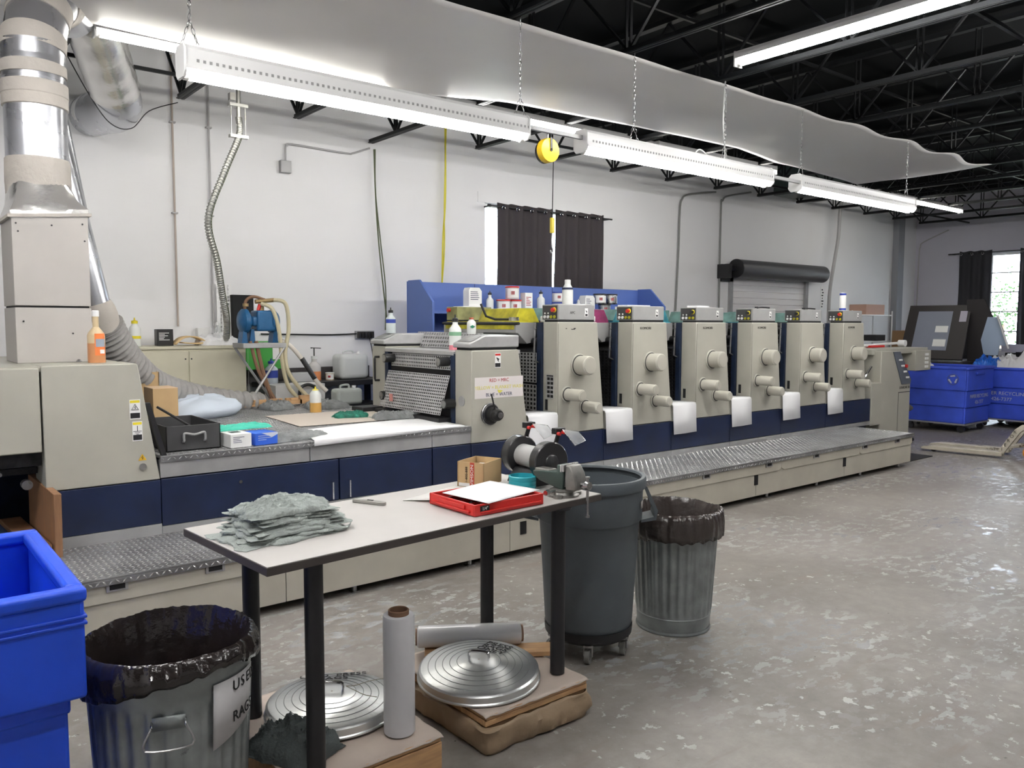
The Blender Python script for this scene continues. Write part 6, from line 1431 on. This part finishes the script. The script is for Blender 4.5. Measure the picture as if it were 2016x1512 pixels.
obj('pale_bar', MB().box(16.55, 4.4, 1.28, 16.62, 6.0, 1.42), mat('pale_lilac_bar', (.45, .45, .55), .5), e)
obj('rail', MB().box(16.6, 4.4, 1.04, 16.64, 5.95, 1.26), BLACKM, e)
tag(obj('desk_lamp', MB().tube(smooth([(16.4, 5.6, 1.04), (16.4, 5.62, 1.25), (16.4, 5.5, 1.34), (16.4, 5.4, 1.3)]), .01, 6), BLACK), 'thin dark cable arching over the desk', 'cable')
carton('printer', 'small brown grey box behind the left far bin', 15.0, 6.8, 1.1, .3, .3, .17, mat('brown_grey', (.14, .11, .10), .6)); tag(obj('side_table', MB().box(14.7, 6.6, 1.06, 15.3, 7.0, 1.1).box(14.72, 6.62, 0, 14.76, 6.66, 1.06).box(15.2, 6.62, 0, 15.24, 6.66, 1.06), BLACK), 'small dark table behind the left far bin', 'table')
# far blue bins
def far_bin(label, x0, y0, x1, y1, zt, sym, words):
    e = thing('recycling_bin', label, 'bin', ((x0+x1)/2, (y0+y1)/2, 0), 0, 'far blue recycling bins')
    for k, (a, b, ins) in enumerate(((.16, .42, .05), (.42, .70, .03), (.70, zt-.04, .01))):
        obj('bin_side', ringbox(x0+ins, y0+ins, x1-ins, y1-ins, a, b, .03), BLUE_BIN2, e, bevel=.012)
    obj('bottom', MB().box(x0+.06, y0+.06, .15, x1-.06, y1-.06, .18), BLUE_BIN2, e)
    obj('rim', ringbox(x0-.01, y0-.01, x1+.01, y1+.01, zt-.045, zt, .05), BLUE_BIN2, e, bevel=.012)
    obj('handle_slot', MB().box(x0+.3, y0-.015, zt-.13, x0+.62, y0+.01, zt-.09), BLUE_BIN2, e, bevel=.01)
    obj('dolly_board', MB().box(x0+.04, y0+.04, .13, x1-.04, y1-.04, .155), GREYM, e)
    for x in (x0+.14, x1-.14):
        for y in (y0+.14, y1-.14): obj('caster', MB().cyl((x-.02, y, .055), (x+.02, y, .055), .055, n=18).box(x-.03, y-.03, .08, x+.03, y+.03, .13), GRINDER, e)
    if sym:
        c = V(x0-.002, y0+.24, (.70+zt)/2-.01); rr = .085
        obj('symbol_ring', MB().tube([c+V(.006, rr*math.cos(a), rr*math.sin(a)) for a in [2*PI*k/36 for k in range(36)]], .006, 5, True), mat('worn_blue_print', (.10, .14, .45), .6), e)
        am = MB()
        for k in range(3):
            a0 = PI/2+2*PI/3*k; pts = []
            for (a, r_) in ((-.72, .05), (-.72, .075), (.35, .078), (.62, .062), (.38, .042), (.3, .048)): pts.append((c.y-r_*math.sin(a0*0+2*PI/3*k+a)*1., c.z+r_*math.cos(2*PI/3*k+a)))
            am.prism(pts, 'x', c.x-.0, c.x+.004)
        obj('recycling_symbol', am, INKW, e, sm=0)
    for s, size, loc, rot in words: text(s, size, loc, rot, INKW, e)
    return e
far_bin('left far blue recycling bin with the white recycling symbol', 13.95, 5.52, 15.0, 6.62, 1.09, True,
        [('PAPER RECYCLING', .085, (14.47, 5.545, .60), FRONT), ('426-7377', .085, (14.47, 5.545, .50), FRONT)])
far_bin('right far blue recycling bin heaped with white bags', 15.25, 4.75, 16.3, 5.95, 1.05, False,
        [('PAPER RECYCLING', .085, (15.275, 5.45, .60), LEFT), ('426-7377', .085, (15.275, 5.5, .50), LEFT)])
cloth_patch('paper_heap', 'white paper heap at the left rim of the left far bin', 14.15, 6.45, 1.02, .5, .5, .16, PAPER, seed=51, fold=2, cat='paper', rag=.1)
cloth_patch('plastic_bag', 'white plastic bags heaped in the right far bin', 15.77, 5.35, .98, .95, 1.0, .34, mat('white_bag', (.70, .69, .70), .35), seed=55, fold=2.6, cat='bag', rag=.05)
cloth_patch('plastic_bag', 'bright blue plastic bag between the two far bins', 15.45, 5.80, 1.02, .5, .4, .24, mat('bright_blue_bag', (.01, .14, .62), .3), seed=58, fold=2, cat='bag', rag=.1)
cloth_patch('plastic_bag', 'crumpled grey white plastic bag on the floor between the far bins', 15.3, 4.6, .001, .7, .45, .14, mat('grey_bag', (.40, .40, .46), .3), seed=61, fold=3, cat='bag', rag=.1)
# swivel chair
e = thing('swivel_chair', 'grey swivel chair seat poking out beside the feeder end', 'chair', (12.3, 5.95, 0))
def sf(r, z, a, j): return r*(1+.05*math.cos(2*a)), z
obj('seat', MB().lathe((12.3, 5.95, 0), [(.10, .47), (.27, .475), (.30, .50), (.30, .53), (.26, .56), (.1, .57)], 36, sf, capt=True), mat('grey_seat_fabric', (.09, .085, .085), .8), e)
obj('post', MB().cyl((12.3, 5.95, .08), (12.3, 5.95, .48), .03), BLACK, e)
for k in range(5):
    a = 2*PI*k/5+.35; l = obj('leg', MB().tube([(12.3, 5.95, .12), (12.3+.3*math.cos(a), 5.95+.3*math.sin(a), .07)], .02, 8), BLACK, e)
    obj('caster', MB().cyl((12.3+.3*math.cos(a)-.015, 5.95+.3*math.sin(a), .028), (12.3+.3*math.cos(a)+.015, 5.95+.3*math.sin(a), .028), .028, n=14), BLACK, l)
# pallet jack
e = thing('pallet_jack', 'worn ivory pallet jack with orange wheel at the right picture edge', 'pallet jack', (11.9, 4.6, 0))
import math as _m
f0a, f0b = V(11.72, 5.22, .0), V(11.87, 4.22, .0)
dj = (f0b-f0a).normalized(); sj = V(-dj.y, dj.x, 0)
if sj.x < 0: sj = -sj
for k, off in enumerate((0, .42)):
    a, b = f0a+sj*off, f0b+sj*off
    mb = MB(); q = []
    for p, hw, zt_ in ((a-dj*.0, .05, .055), (a+dj*.12, .078, .08), (b, .078, .085)):
        q += [p-sj*hw+V(0, 0, .03), p+sj*hw+V(0, 0, .03), p+sj*hw+V(0, 0, zt_), p-sj*hw+V(0, 0, zt_)]
    fs = [(0, 1, 2, 3), (11, 10, 9, 8)]
    for s in (0, 4): fs += [(s+i, s+(i+1) % 4, s+4+(i+1) % 4, s+4+i) for i in range(4)]
    obj('fork', mb.add(q, fs), JACK, e, bevel=.006)
    obj('roller', MB().cyl(a+dj*.16-sj*.03+V(0, 0, .035), a+dj*.16+sj*.03+V(0, 0, .035), .035, n=16), BLACK, e)
# upright A frame
p = [f0b+V(0, 0, .07), f0b+dj*.02+sj*.42+V(0, 0, .07)]
for k, off in enumerate((-.02, .44)):
    q = f0b+sj*off
    obj('frame_plate', MB().tube([q+dj*-.02+V(0, 0, .08), q+dj*.16+V(0, 0, .38), q+dj*.22+V(0, 0, .43), q+dj*.36+V(0, 0, .43)], .05, 4), JACK, e, sm=0)
obj('frame_cross', MB().tube([f0b+sj*0+dj*.26+V(0, 0, .42), f0b+sj*.44+dj*.26+V(0, 0, .42)], .04, 6).tube([f0b+dj*.05+V(0, 0, .16), f0b+dj*.3+sj*.2+V(0, 0, .20)], .03, 6), JACK, e)
obj('pump_cylinder', MB().cyl(f0b+dj*.34+sj*.2+V(0, 0, .15), f0b+dj*.34+sj*.2+V(0, 0, .42), .06, n=20), JACK, e)
wc = f0b+dj*.30+sj*.10+V(0, 0, .09)
obj('steer_wheel', MB().cyl(wc-sj*.03, wc+sj*.03, .09, n=30).cyl(wc-sj*.03+sj*.22, wc+sj*.03+sj*.22, .09, n=30), ORG, e)
obj('wheel_hub', MB().cyl(wc-sj*.034, wc+sj*.03, .04, n=20), JACK, e)
for q, ch in enumerate('KOREI'):
    t_ = .16-.036*q; base = f0b-sj*.02+dj*(-.02+t_*1.0)+V(0, 0, .10+t_*1.7)-sj*.052
    ang = math.atan2(dj.y, dj.x)
    ltext(ch, .06, base-org(e), (PI/2, 0, ang), INK, e)

# lettering becomes real mesh
dg = bpy.context.evaluated_depsgraph_get()
for o in [o for o in COL.objects if o.type == 'FONT']:
    me = bpy.data.meshes.new_from_object(o.evaluated_get(dg)); n = bpy.data.objects.new('lettering', me); COL.objects.link(n)
    n.parent = o.parent; n.location = o.location; n.rotation_euler = o.rotation_euler; n.scale = o.scale
    bpy.data.objects.remove(o)
